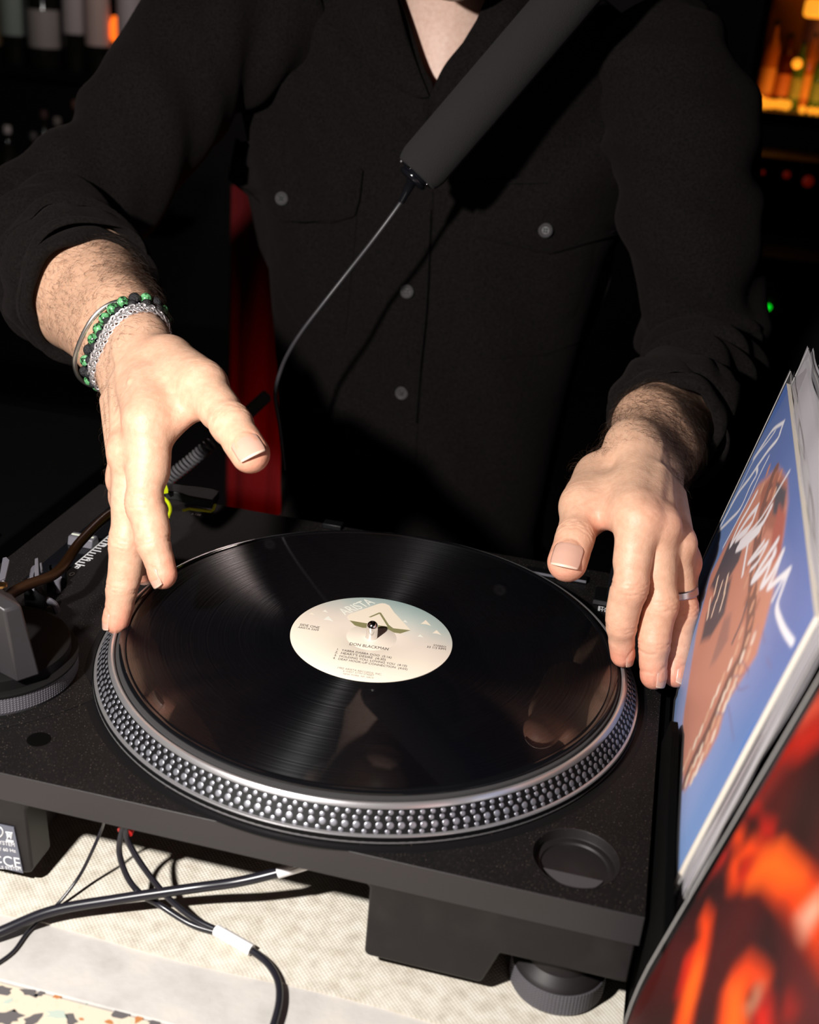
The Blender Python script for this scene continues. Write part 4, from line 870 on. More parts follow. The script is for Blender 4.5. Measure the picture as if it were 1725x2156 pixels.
# collar leaves lying open around the neck
def leafc(pts, th=.003, n='collar'):
    return build(n, M().prism([np.array(p) for p in pts], (0,-th,0)), MT['shirt'], sh_, bevel=.0012)
def cgrid(name, rows):      # rows of world points -> smooth sheet
    R_ = [spline(r, 8) for r in rows]; m_ = len(R_[0]); cols = [spline([r[i] for r in R_], 6) for i in range(m_)]
    V = [p for c in cols for p in c]; k = len(cols[0]); F = [(i*k+j, (i+1)*k+j, (i+1)*k+j+1, i*k+j+1) for i in range(m_-1) for j in range(k-1)]
    o = build(name, M().add(V, F), MT['shirt'], sh_, angle=0); s = o.modifiers.new('s', 'SOLIDIFY'); s.thickness = .003; s.offset = 0; return o
cgrid('collar', [[on_front(905,205,.003), on_front(868,110,.006), on_front(838,10,.010), (-.135,.47,.385), (-.12,.53,.415)],
                 [on_front(880,205,.004), on_front(830,120,.011), on_front(792,20,.018), (-.160,.465,.372), (-.145,.54,.40)],
                 [on_front(850,190,.003), on_front(790,150,.007), on_front(745,40,.012), (-.185,.475,.345), (-.165,.56,.375)]])
cgrid('collar', [[on_front(906,205,.003), on_front(937,140,.006), on_front(990,72,.011), on_front(1022,5,.014), (-.035,.47,.39), (-.04,.53,.415)],
                 [on_front(925,225,.006), on_front(975,160,.014), on_front(1040,90,.021), on_front(1075,20,.024), (-.010,.465,.38), (-.02,.54,.40)],
                 [on_front(950,235,.003), on_front(1020,190,.007), on_front(1095,130,.012), on_front(1120,40,.014), (.015,.475,.35), (.0,.56,.375)]])
# trousers and shoes, in the dark behind the counter
ft = Field((-.36,.38,-.96), (.20,.74,-.20), .006)
add_group(ft, [(np.array(a), np.array(b), r1, r2, None, .03) for a, b, r1, r2 in (((BX-.05,.545,-.28),(BX+.05,.545,-.28),.135,.135), ((BX-.08,.545,-.34),(BX-.11,.53,-.60),.092,.065), ((BX+.08,.545,-.34),(BX+.11,.53,-.60),.092,.065),
     ((BX-.11,.53,-.60),(BX-.12,.56,-.89),.065,.056), ((BX+.11,.53,-.60),(BX+.12,.56,-.89),.065,.056))], .03, .04)
Pt, Qt = mesh_of(ft); build('trousers', M().add(Pt, Qt.tolist()), mat('black_denim', (.006,.006,.008), .9), PER, angle=0)
for s in (-1, 1):
    build('shoe', M().ball((BX+s*.12,.50,-.915), .052, 12, sc=(.85,2.3,.62)).box((BX+s*.12-.042,.39,-.949),(BX+s*.12+.042,.61,-.935)), MT['black'], PER, bevel=.004)

# ---------------------------------------------------------------- wrist bracelets and ring
from mathutils.bvhtree import BVHTree
bvA = BVHTree.FromPolygons(PA.tolist(), QA.tolist()); bvB = BVHTree.FromPolygons(PB.tolist(), QB.tolist())
def loop(bv, c, ax, n, off, start=0.0, maxr=.08):
    ax = nrm(ax); u = nrm(np.cross(ax, (0,0,1))); w = np.cross(ax, u); out = []
    for k in range(n):
        a = start+2*PI*k/n; d_ = u*math.cos(a)+w*math.sin(a); h = bv.ray_cast(Vector(c+d_*maxr), Vector(-d_))
        r = (Vector(c)-h[0]).length if h[0] else .03; out.append((d_, r+off))
    rr_ = np.array([o[1] for o in out]); rr_ = (np.roll(rr_, 1)+rr_*2+np.roll(rr_, -1))/4; rr_ = np.maximum(rr_, [o[1]-.0003 for o in out])
    return [c+o[0]*r for o, r in zip(out, rr_)]
def even(pts, step):          # resample a closed loop at equal steps
    P = [np.array(p) for p in pts]; P.append(P[0]); L_ = np.cumsum([0]+[np.linalg.norm(b-a) for a, b in zip(P, P[1:])]); n = max(3, int(round(L_[-1]/step))); out = []
    for k in range(n):
        s_ = L_[-1]*k/n; i = min(np.searchsorted(L_, s_, 'right')-1, len(P)-2); t = (s_-L_[i])/(L_[i+1]-L_[i]); out.append(P[i]*(1-t)+P[i+1]*t)
    return out
wA = HA['wrist']; axb = nrm(aA+cv(-.10,.12,0)*.3)
MT['green'] = mat('speckled_green_stone', (.12,.36,.14), .22); t = tex(MT['green'], 'NOISE', 420, 4); ramp(MT['green'], t, [(.40, (.012,.02,.014)), (.46, (.07,.26,.09)), (.62, (.16,.44,.20)), (.80, (.40,.60,.42))])
MT['lava'] = mat('black_lava_stone', (.016,.015,.017), .5); bump(MT['lava'], tex(MT['lava'], 'VORONOI', 900), .9, .0006)
MT['hema'] = mat('polished_hematite', (.30,.28,.36), .12, 1.0)
MT['cord'] = mat('black_elastic_cord', (.01,.01,.01), .6)
def sphere_me(name, r, mt, n=10):
    mb = M().ball((0,0,0), r, n); me_ = bpy.data.meshes.new(name); me_.from_pydata(mb.v, [], mb.f); me_.materials.append(mt); me_.polygons.foreach_set('use_smooth', [True]*len(me_.polygons)); return me_
def bracelet(name, label, c, ax, off, beads, step):
    pts = even(loop(bvA, c, ax, 90, off), step); b_ = thing(name, c, label, 'bracelet', 'bracelets on the right wrist')
    build('cord', M().tube(pts, .0005, 6, closed=True), MT['cord'], b_); me_ = {}
    for i, p in enumerate(pts):
        nm_, r, mt = beads[i % len(beads)]
        if (nm_, mt.name) not in me_: me_[(nm_, mt.name)] = sphere_me(nm_, r, mt)
        o = bpy.data.objects.new(nm_, me_[(nm_, mt.name)]); o.location = Vector(p)-b_.location; o.rotation_euler = (i*1.3, i*2.1, i*.7); link(o, b_)
    return b_
G = ('stone_bead', .0040, MT['green']); K = ('stone_bead', .0040, MT['lava']); KS = ('lava_bead', .0031, MT['lava']); HS = ('spacer_bead', .0020, MT['hema'])
bracelet('bead_bracelet', 'bracelet of speckled green and large black round stone beads', wA+aA*.0190, axb, .0042, [G, G, K, G, K, G, G, G], .0080)
bracelet('bead_bracelet', 'bracelet of small rough black beads with shiny metallic spacer beads', wA+aA*.0135, axb, .0032, [KS, HS], .0050)
def link_mesh():
    mb = M(); mb.tube([(.0043*math.cos(a), .0021*math.sin(a), .0008*math.sin(2*a)) for a in np.linspace(0, 2*PI, 17)[:-1]], .00072, 6, closed=True)
    me_ = bpy.data.meshes.new('link'); me_.from_pydata(mb.v, [], mb.f); me_.materials.append(mat('bright_silver', (.85,.80,.80), .32, .85)); me_.polygons.foreach_set('use_smooth', [True]*len(me_.polygons)); return me_
cb_ = thing('chain_bracelet', wA+aA*.0075, 'braided silver chain bracelet worn nearest the hand', 'bracelet', 'bracelets on the right wrist'); lm = link_mesh()
pts = even(loop(bvA, wA+aA*.0075, axb, 90, .0022), .0036); n_ = len(pts)
for i, p in enumerate(pts):
    t = nrm(pts[(i+1) % n_]-pts[i-1]); nn = nrm(p-(wA+aA*.0075)); nn = nrm(nn-t*np.dot(nn, t)); b_ = np.cross(nn, t)
    for s in (-1, 1):
        x = nrm(t+b_*.42*s); y = nrm(np.cross(nn, x)); z = np.cross(x, y); q = p+b_*.0013*s+nn*.0003*s*(1 if i % 2 else -1)-np.array(cb_.location)
        o = bpy.data.objects.new('link', lm); o.matrix_local = Matrix(((x[0],y[0],z[0],q[0]),(x[1],y[1],z[1],q[1]),(x[2],y[2],z[2],q[2]),(0,0,0,1))); link(o, cb_)
lp_ = loop(bvA, wA+aA*.0215, axb, 90, .0012); ctr = sum(lp_)/len(lp_)
for _ in range(40): lp_ = [(lp_[k-1]+lp_[k]*2+lp_[(k+1) % 90])/4 for k in range(90)]
lp_ = [ctr+(p-ctr)*1.03 for p in lp_]
lp_ = [ctr+(p-ctr)*1.07+cv(-.90,-.15,.30)*.0085 for p in lp_]
tag(build('bangle', M().tube(lp_, .0009, 10, closed=True, r2=.0016), mat('brushed_silver', (.70,.66,.62), .3, 1.0)), 'thin plain silver bangle worn loosely nearest the elbow', 'bracelet', 'bracelets on the right wrist')
rj = HB['ring']; rax = nrm(rj[1]-rj[0]); rc_ = rj[0]*.28+rj[1]*.72
rlp = loop(bvB, rc_, rax, 64, .0002, maxr=.0125); rv = M(); V = []; F = []
for k, p in enumerate(rlp):
    dn = nrm(p-rc_)
    for s_, o_ in ((-.0024,-.0006),(-.0024,.0009),(-.0018,.0014),(.0018,.0014),(.0024,.0009),(.0024,-.0006)): V.append(p+rax*s_+dn*o_)
for k in range(64):
    for j in range(6): F.append((k*6+j, k*6+(j+1)%6, ((k+1)%64)*6+(j+1)%6, ((k+1)%64)*6+j))
tag(build('finger_ring', rv.add(V, F), mat('brushed_grey_metal', (.50,.48,.52), .28, 1.0)), 'plain grey metal ring worn on the hand nearer the record sleeves', 'ring')

# ---------------------------------------------------------------- foam covered microphone hanging in front of the chest
b0 = at(877, 367, c=.905); b1 = at(1255, -72, c=.875); axm = nrm(b1-b0); MR = .0202; ml_ = np.linalg.norm(b1-b0)+.06
mic = thing('microphone', b0, 'long black foam covered microphone hanging diagonally before the chest on a thin cable', 'microphone')
build('foam_windshield', M().lathe([(.0085,.004),(.0150,-.0005),(.0178,.0008),(.0190,.0040),(MR,.009),(MR+.0002,ml_*.5),(MR,ml_-.01),(.016,ml_),(.0001,ml_+.001)], 64, tuple(b0), ax=tuple(axm)), MT['foam'], mic)
ec = build('end_cap', M().lathe([(.0001,-.0060),(.0050,-.0060),(.0085,-.0058),(.0112,-.0050),(.0122,-.0035),(.0122,-.0022),(.0108,-.0015),(.0118,.0),(.0152,.0002),(.0160,.0014),(.0150,.003),(.010,.006)], 56, tuple(b0-axm*.001), ax=tuple(axm)), MT['gloss'], mic)
u_ = nrm(np.cross(axm, _d)); w_ = nrm(np.cross(axm, u_))
for a in (.1, 1.25, 2.6, 4.1):
    q = b0-axm*.0005+(u_*math.cos(a)+w_*math.sin(a))*.0150; build('retaining_clip', M().obox(q, axm*.0011, nrm(np.cross(axm, q-b0))*.0016, nrm(q-b0)*.0008), MT['chrome'], ec, bevel=.0002)
cpts = [b0-axm*.004, at(862,393,c=.912), at(845,425,c=.920), at(790,500,c=.930), at(735,570,c=.940), at(680,640,c=.948), at(640,692,c=.955), at(612,735,c=.962), at(592,778,c=.972), at(580,830,c=.98), at(590,900,c=.99), at(600,990,c=1.0)]
build('cable', M().tube(spline(cpts, 10), [.0024]*4+[.0017]*120, 12), mat('satin_black_cable', (.035,.032,.036), .35), mic)
build('strain_relief', M().tube(spline(cpts[:3], 6), [.0046-.00017*i for i in range(13)], 14), MT['gloss'], mic)

# ---------------------------------------------------------------- record crate and sleeves leaning in it
cr = thing('record_crate', (.32,-.18,-.165), 'black record crate to the right of the turntable holding upright record sleeves', 'crate')
top_z = [(.205,-.025),(-.015,-.025),(-.05,.014),(-.07,.0205),(-.15,.024),(-.24,.030),(-.30,.028),(-.60,.018)]
build('side_panel', M().prism([(.1813, y, z) for y, z in top_z]+[(.1813,-.60,-.165),(.1813,.205,-.165)], (.0040,0,0)), mat('matte_black_board', (.0010,.0010,.0010), .95, Specular_IOR_Level=.05), cr, smooth=False)
build('side_panel', M().box((.455,-.60,-.165),(.460,.205,.02)), MT['black'], cr, smooth=False)
build('end_panel', M().box((.1853,.200,-.165),(.455,.205,.03)), MT['black'], cr, smooth=False); build('end_panel', M().box((.1853,-.60,-.165),(.455,-.595,-.02)), MT['black'], cr, smooth=False)
build('bottom_panel', M().box((.1853,-.595,-.165),(.455,.200,-.160)), MT['black'], cr, smooth=False)
tag(build('stand', M().box((.1815,-.60,-.95),(.46,.205,-.1652)), mat('black_stand', (.006,.006,.006), .7), smooth=False), 'black stand under the record crate', 'stand')
def film(name, col=(.8,.8,.8), gl=.5):
    m = bpy.data.materials.new(name); m.use_nodes = True; N = m.node_tree.nodes; L = m.node_tree.links; N.clear(); o = N.new('ShaderNodeOutputMaterial')
    tr_ = N.new('ShaderNodeBsdfTransparent'); g = N.new('ShaderNodeBsdfGlossy'); g.inputs['Roughness'].default_value = .30; dfz = N.new('ShaderNodeBsdfDiffuse'); dfz.inputs[0].default_value = (*col, 1)
    mx = N.new('ShaderNodeMixShader'); mx2 = N.new('ShaderNodeMixShader'); lw = N.new('ShaderNodeFresnel'); lw.inputs[0].default_value = 1.45
    tc = N.new('ShaderNodeTexCoord'); nz = N.new('ShaderNodeTexNoise'); nz.inputs['Scale'].default_value = 16; nz.inputs['Detail'].default_value = 4; bmp = N.new('ShaderNodeBump'); bmp.inputs['Strength'].default_value = .5; bmp.inputs['Distance'].default_value = .004
    L.new(tc.outputs['Object'], nz.inputs[0]); L.new(nz.outputs[0], bmp.inputs['Height']); L.new(bmp.outputs[0], g.inputs['Normal']); L.new(bmp.outputs[0], lw.inputs['Normal'])
    mx.inputs[0].default_value = gl; L.new(tr_.outputs[0], mx.inputs[1]); L.new(dfz.outputs[0], mx.inputs[2]); mx2.inputs[0].default_value = .045; L.new(mx.outputs[0], mx2.inputs[1]); L.new(g.outputs[0], mx2.inputs[2]); L.new(mx2.outputs[0], o.inputs[0]); return m
MT['film'] = film('clear_plastic_film', (.75,.72,.76), .05); MT['film3'] = film('very_clear_plastic_film', (.5,.5,.5), .004); MT['film2'] = film('clouded_plastic_film', (.55,.52,.55), .45)
def paintmat(name):
    m = mat(name, (1,1,1), .42); N, L, b = nodes(m); a = N.new('ShaderNodeAttribute'); a.attribute_name = 'print'; L.new(a.outputs['Color'], b.inputs['Base Color']); b.inputs['Specular IOR Level'].default_value = .25; return m
MT['print'] = paintmat('printed_card')
MT['board'] = mat('cream_card_edge', (.74,.66,.55), .6)
class Sheet:
    """a square sleeve standing at s (far to near) and t (top to bottom), straight at the top and bending to vertical inside the crate"""
    def __init__(s, a, b, dn, zb=.035, size=.325):
        s.a = np.array(a); s.b = np.array(b); s.u = nrm(s.b-s.a); s.dn = nrm(dn); s.size = size; s.nr = nrm(np.cross(s.u, s.dn)); s.nr = s.nr*(-1 if s.nr[0] > 0 else 1)
        s.t1 = (s.a[2]-zb)/-s.dn[2]; s.w = np.linalg.norm(s.b-s.a)
    def p(s, x, y, off=0):       # metres along the top and down the sheet
        if y <= s.t1: q = s.a+s.u*x+s.dn*y; n = s.nr
        else:
            q = s.a+s.u*x+s.dn*s.t1; e = y-s.t1; bend = .05; v = np.array((0,0,-1.)); k = min(e/bend, 1)
            q = q+s.dn*(min(e, bend)*(1-k/2))+v*(min(e, bend)*k/2)+v*max(0, e-bend); n = nrm(s.nr*(1-k)+np.array((-1.,0,0))*k)
        return q+n*off
    def inv(s, px, py):          # sheet coordinates of a photo pixel
        n = np.cross(s.u, s.dn); k = ray(px, py); q = CAM+k*(((s.a-CAM)@n)/(k@n))-s.a; return q@s.u, q@s.dn
def art(sheet, W_, H_, nx, ny, bg, shapes):
    xs = np.linspace(0, W_, nx+1); ys = np.linspace(0, H_, ny+1); X, Y = np.meshgrid(xs, ys); C = np.array(bg(X, Y)).transpose(1, 2, 0).astype(float)
    for kind, pts, col, wd in shapes:
        Q = np.array([sheet.inv(*p) for p in pts])
        if kind == 'poly':
            ins = np.zeros(X.shape, bool); j = len(Q)-1; dmin = np.full(X.shape, 9.)
            for i in range(len(Q)):
                (xi, yi), (xj, yj) = Q[i], Q[j]; c_ = ((yi > Y) != (yj > Y))&(X < (xj-xi)*(Y-yi)/(yj-yi+1e-12)+xi); ins ^= c_
                L2 = (xj-xi)**2+(yj-yi)**2+1e-12; t = np.clip(((X-xi)*(xj-xi)+(Y-yi)*(yj-yi))/L2, 0, 1); dmin = np.minimum(dmin, np.hypot(X-xi-t*(xj-xi), Y-yi-t*(yj-yi))); j = i
            sd = np.where(ins, -dmin, dmin); al = np.clip(.5-sd/wd, 0, 1)
        else:
            dmin = np.full(X.shape, 9.); Qs = np.array(spline([np.array((*q, 0)) for q in Q], 5))[:, :2] if kind == 'curve' else Q
            for (xi, yi), (xj, yj) in zip(Qs[:-1], Qs[1:]):
                L2 = (xj-xi)**2+(yj-yi)**2+1e-12; t = np.clip(((X-xi)*(xj-xi)+(Y-yi)*(yj-yi))/L2, 0, 1); dmin = np.minimum(dmin, np.hypot(X-xi-t*(xj-xi), Y-yi-t*(yj-yi)))
            al = np.clip(.5-(dmin-wd)/.0012, 0, 1)
        al = al[..., None]*(col[3] if len(col) > 3 else 1); C = C*(1-al)+np.array(col[:3])*al
    return X, Y, C
def lin(r, g, b): return tuple((v/255/12.92 if v/255 <= .04045 else ((v/255+.055)/1.055)**2.4) for v in (r, g, b))
def make_sleeve(label, sh2, artf=None, plain=None, fm='film', over=.006, group='record sleeves in the crate'):
    o = thing('record_sleeve', sh2.p(sh2.w/2, .31), label, 'record sleeve', group); Wc = .3125; Hc = .3125; x0_ = (sh2.w-Wc)/2; y0_ = over
    if artf:
        nx, ny = 330, 330; X, Y, C = artf(Wc, Hc, nx, ny, x0_, y0_); V = [tuple(sh2.p(X[j, i]+x0_, Y[j, i]+y0_, .0009)-np.array(o.location)) for j in range(ny+1) for i in range(nx+1)]; w = nx+1
        me_ = bpy.data.meshes.new('printed_front'); me_.from_pydata(V, [], [(j*w+i, j*w+i+1, (j+1)*w+i+1, (j+1)*w+i) for j in range(ny) for i in range(nx)]); me_.materials.append(MT['print'])
        ca_ = me_.color_attributes.new('print', 'FLOAT_COLOR', 'POINT'); ca_.data.foreach_set('color', np.concatenate([C, np.ones((*C.shape[:2], 1))], 2).astype(np.float32).ravel()); me_.polygons.foreach_set('use_smooth', [True]*len(me_.polygons)); link(bpy.data.objects.new('printed_front', me_), o)
    n = 26; cb2 = M(); V = []
    for off in (.0008, -.0018):
        for j in range(n+1):
            for x in (x0_, x0_+Wc): V.append(sh2.p(x, y0_+Hc*j/n, off))
    k = 2*(n+1); F = [(2*j, 2*j+1, 2*j+3, 2*j+2) for j in range(n)]+[(k+2*j, k+2*j+2, k+2*j+3, k+2*j+1) for j in range(n)]+[(2*j, 2*j+2, k+2*j+2, k+2*j) for j in range(n)]+[(2*j+1, k+2*j+1, k+2*j+3, 2*j+3) for j in range(n)]+[(0,k,k+1,1),(2*n,2*n+1,k+2*n+1,k+2*n)]
    build('card_cover', cb2.add(V, F), plain or MT['board'], o, smooth=False)
    fl_ = M(); rgq = random.Random(len(label)); ph = rgq.random()*6
    for off, sg in ((.0022, 1), (-.0030, -1)):
        def fn(u, v):
            x = u*sh2.w; y = -.001+v*(.322); wv = .0010*math.sin(v*17+ph+u*3)*(abs(u-.5)*2)**2+.0012*math.sin(u*23+ph)*(1-v)**4
            corner = 0
            return tuple(sh2.p(x+corner*.3, y+corner*.5, off*(1-.8*(abs(u-.5)*2)**8)+wv*sg+corner*.5))
        fl_.grid(fn, 40, 46)
    build('plastic_outer', fl_, MT[fm], o, angle=0)
    ed = M(); rim_ = [sh2.p(0, y, .0006) for y in np.linspace(0, .32, 30)]; ed.tube(rim_, .00038, 5); ed.tube([sh2.p(sh2.w, y, .0006) for y in np.linspace(0, .32, 30)], .00038, 5); ed.tube([sh2.p(x, 0, .0012*math.sin(x*60)) for x in np.linspace(0, sh2.w, 30)], .00038, 5)
    build('welded_seam', ed, mat('milky_plastic_seam', (.36,.34,.33), .25), o, angle=0)
    return o
hS = .165; aS = at(1667, 782, z=hS); bS = at(1737, 1292, z=hS); dnS = nrm(at(1447, 1832, y=bS[1])-bS)
S1 = Sheet(aS, bS, dnS)
Z1 = lambda x, y: (1400+x/4.31, 850+y/4.31)
def blue_art(Wc, Hc, nx, ny, x0_, y0_):
    class V: pass
    vv = V(); vv.inv = lambda px, py: tuple(np.array(S1.inv(px, py))-np.array((x0_, y0_)))
    def bg(X, Y):
        f_ = np.clip(Y/Hc, 0, 1); g = np.clip(X/Wc, 0, 1); m1 = .5+.5*np.sin(X*60+Y*25); a = np.array(lin(78,104,165)); b_ = np.array(lin(118,156,205)); c_ = np.array(lin(165,168,212))
        w = np.clip(f_*1.6+.10*m1-.15, 0, 1); lil = np.clip(1-((g-.62)/.33)**2, 0, 1)*np.clip(1-((f_-.42)/.38)**2, 0, 1)*.75
        return [(a[i]*(1-w)+b_[i]*w)*(1-lil)+c_[i]*lil for i in range(3)]
    sk = lin(196,128,104); dk = lin(62,56,66); br = lin(160,92,70); cm = lin(226,200,178); S = []
    # generic figure: terracotta oval with dark strands and a band of beads
    S.append(('poly', [(1642,984),(1662,1010),(1664,1060),(1655,1130),(1643,1190),(1636,1240),(1618,1310),(1600,1375),(1560,1440),(1534,1480),(1520,1540),(1495,1590),(1448,1660),(1430,1600),(1440,1500),(1470,1330),(1500,1210),(1560,1090),(1600,1020)], sk, .006))
    S.append(('poly', [(1640,985),(1662,1012),(1660,1060),(1640,1120),(1618,1110),(1600,1090),(1608,1030)], br, .004)); S.append(('poly', [(1640,1012),(1661,1030),(1652,1090),(1632,1080)], dk, .003))
    S.append(('poly', [(1540,1140),(1575,1130),(1560,1180),(1540,1215),(1512,1250),(1500,1235)], dk, .005)); S.append(('poly', [(1516,1235),(1545,1215),(1530,1290),(1500,1340),(1480,1350),(1492,1290)], dk, .006))
    S.append(('curve', [(1608,1100),(1592,1200),(1572,1290),(1548,1350)], dk, .0016)); S.append(('poly', [(1530,1300),(1545,1290),(1538,1345),(1512,1390),(1500,1400)], (*lin(120,86,84), .6), .006)); S.append(('poly', [(1645,1060),(1660,1080),(1650,1160),(1620,1200),(1632,1120)], lin(170,84,66), .004))
    rg2 = random.Random(4); line = spline([np.array((*p, 0)) for p in ((1635,995),(1612,1070),(1598,1150),(1590,1230),(1586,1300),(1570,1370),(1540,1430),(1520,1480),(1495,1540),(1470,1590),(1452,1630))], 6)
    S.append(('curve', [(p[0], p[1]) for p in line[::6]]+[(1450,1635)], lin(120,74,60), .0062))
    for i, p in enumerate(line[::3]):
        for off in (-1, 0, 1):
            u = p[0]+off*13+rg2.uniform(-1, 1); v = p[1]+off*5+(9 if off == 0 else 0); hh = 8; c_ = (cm, lin(214,164,134), lin(236,214,196))[rg2.randrange(3)] if i > 8 else (lin(196,128,98), lin(170,104,80), lin(206,150,120))[rg2.randrange(3)]
            S.append(('line', [(u+hh*.22, v-hh*.7), (u-hh*.22, v+hh*.7)], c_, .0024))
    for p, q in (((1516,1215),(1508,1250)),((1525,1225),(1514,1262)),((1537,1210),(1530,1245)),((1512,1265),(1503,1295)),((1500,1260),(1494,1300)),((1530,1250),(1521,1282))): S.append(('line', [p, q], cm, .0016))
    wh = lin(232,228,232)
    for pts, w in (([(1095,170),(1010,225),(965,280),(900,380),(820,500)], .0020), ([(1095,170),(1070,240),(1040,320),(950,430),(860,560),(780,680),(690,800),(600,960),(520,1110)], .0024), ([(1020,245),(960,330),(830,500),(700,760),(610,930)], .0012),
                   ([(850,570),(850,640),(790,750),(700,950),(600,1060),(500,1160)], .0020), ([(960,480),(880,640),(780,860),(680,1050),(545,1300)], .0016), ([(850,810),(770,960),(690,1100),(615,1280),(680,1180),(770,1040),(860,930)], .0030),
                   ([(860,930),(800,1090),(700,1190),(670,1230),(760,1150),(790,1100)], .0030), ([(1150,610),(1060,760),(960,930),(860,1080),(700,1250)], .0017), ([(985,935),(900,1090),(780,1200),(675,1310),(760,1260),(880,1140)], .0034), ([(775,1255),(750,1400),(725,1550)], .0022),
                   ([(920,1245),(780,1435),(880,1340),(955,1255),(870,1420),(800,1500)], .0022), ([(1045,1235),(950,1380),(820,1590),(900,1520),(1020,1360)], .0034), ([(1020,1330),(960,1500),(905,1640),(990,1540),(1095,1335)], .0034), ([(1095,1340),(1030,1520),(965,1655),(1060,1580),(1160,1495)], .0028),
                   ([(1160,1495),(1080,1620),(1005,1770)], .0020), ([(1160,1495),(1090,1680),(1045,1830),(1080,1960),(1130,2060),(1195,2150)], .0026)):
        S.append(('curve', [Z1(*p) for p in pts], wh, w*.74))
    Z2 = lambda x, y: (1420+x/4.31, 1300+y/4.31)
    for pts in ([(830,110),(850,220)], [(870,350),(910,440)], [(560,520),(640,510),(700,450),(695,530)], [(585,570),(620,640),(700,610)], [(410,850),(480,855),(510,790)], [(520,790),(545,950),(570,1100)], [(740,180),(790,60)], [(640,380),(700,470)]):
        S.append(('curve', [Z2(*p) for p in pts], (*lin(110,84,120), .55), .0006))
    X, Y, C = art(vv, Wc, Hc, nx, ny, bg, S); return X, Y, C*.98
make_sleeve('blue printed record sleeve with white handwriting and beaded figure in clear plastic', S1, blue_art)
# clouded sleeve behind, then darker ones deeper in the crate
a2 = at(1705, 733, z=.182); b2_ = a2+S1.u*.330
S2 = Sheet(a2, b2_, dnS); make_sleeve('record sleeve in clouded grey plastic just behind the blue sleeve', S2, None, mat('pale_grey_card', (.30,.27,.29), .4), 'film2')
a3 = a2+np.array((.012,.004,.003)); S3 = Sheet(a3, a3+S1.u*.330, dnS); make_sleeve('dark record sleeve in plastic behind the clouded one', S3, None, mat('black_card', (.02,.018,.02), .4))
a4 = a2+np.array((.024,-.004,-.004)); S4 = Sheet(a4, a4+S1.u*.330, dnS); make_sleeve('grey brown record sleeve deepest of those behind the blue one', S4, None, mat('taupe_card', (.16,.12,.10), .4))
# orange sleeve standing nearer the camera
r0 = at(1492, 1828, y=-.235); r1 = at(1738, 1412, y=-.235); dnr = nrm(r0-r1); ar_ = r1-dnr*.045; S5 = Sheet(ar_, ar_+nrm((-.004,-1,0))*.330, dnr, zb=.02)
Z4 = lambda x, y: (1360+x/4.726, 1700+y/4.726)
def red_art(Wc, Hc, nx, ny, x0_, y0_):
    class V: pass
    vv = V(); vv.inv = lambda px, py: tuple(np.array(S5.inv(px, py))-np.array((x0_, y0_)))
    def bg(X, Y):
        m1 = .5+.5*np.sin(X*70+2*np.sin(Y*40)); a = np.array(lin(62,14,16)); b_ = np.array(lin(96,26,24)); return [a[i]*(1-m1)+b_[i]*m1 for i in range(3)]
    o1 = lin(255,120,26); o2 = lin(255,165,50); o3 = lin(222,58,20); pk = lin(226,130,110); mr = lin(40,6,10); S = []
    S.append(('poly', [(1740,1380),(1500,1830),(1530,1820),(1740,1500)], lin(150,62,60), .014)); S.append(('poly', [(1740,1450),(1690,1510),(1690,1545),(1740,1500)], pk, .012)); S.append(('poly', [(1740,1500),(1690,1540),(1650,1590),(1690,1600),(1740,1560)], lin(200,60,36), .01))  # lighter reddish sheen by the far edge painted into the print
    def P(pts, c, w=.009): S.append(('poly', [Z4(*p) for p in pts], c, w))
    P([(1040,-60),(1150,40),(1090,110),(1000,100),(960,20)], o3); P([(900,225),(1015,240),(970,380),(910,390)], o1); P([(1160,120),(1300,180),(1290,300),(1180,290)], o3)
    P([(1090,280),(1210,430),(1100,520),(960,560),(940,810),(860,820),(850,640),(880,530)], o1); P([(1000,80),(1130,100),(1140,220),(1040,260)], mr)
    P([(1210,440),(1380,350),(1500,470),(1800,780),(1800,1700),(1600,1330),(1400,1040),(1180,780),(1020,810),(975,720),(1140,500)], o1); P([(1210,470),(1370,420),(1440,520),(1600,700),(1400,760),(1200,720),(1060,750),(1150,560)], o2, .012)
    P([(1000,560),(1060,540),(1000,700),(950,720)], o3, .006); P([(560,600),(760,430),(840,280),(800,520),(680,640),(560,820),(530,740)], o3); P([(620,1000),(690,1100),(650,1400),(590,1700),(510,2000),(440,2400),(260,2400),(370,1900),(420,1550),(560,1300),(560,1120)], o1); P([(540,1500),(590,1560),(520,1900),(440,2160),(380,2160),(420,1800)], o2, .008)
    P([(420,1500),(500,1440),(400,1800),(330,1860)], o3); P([(1190,1580),(1265,1690),(1240,1810),(1090,1800),(1020,1900),(1060,2400),(720,2400),(790,1850),(890,1640),(1050,1480)], o1); P([(860,1800),(980,1780),(1000,2400),(800,2400)], o2, .01); P([(1180,1880),(1280,1950),(1300,2400),(1100,2400),(1100,2050)], o3)
    P([(1450,1880),(1560,2000),(1500,2080),(1420,2060)], o3); P([(1520,1100),(1760,860),(1800,1000),(1620,1330),(1560,1300)], lin(250,235,225), .008); P([(1110,1795),(1200,1790),(1150,1950),(1070,2070),(1020,1990),(1100,1900)], lin(206,190,172), .006)  # the two pale shapes are glints painted into the print
    P([(1380,1100),(1460,1300),(1500,1600),(1480,2000),(1700,2300),(1900,2300),(1800,1800),(1600,1450)], lin(110,40,38), .02)
    X, Y, C = art(vv, Wc, Hc, nx, ny, bg, S); return X, Y, np.power(C, 1.25)*np.array((.66,.34,.25))
make_sleeve('dark red record sleeve with glowing orange shapes, nearest to the camera', S5, red_art, None, 'film3')
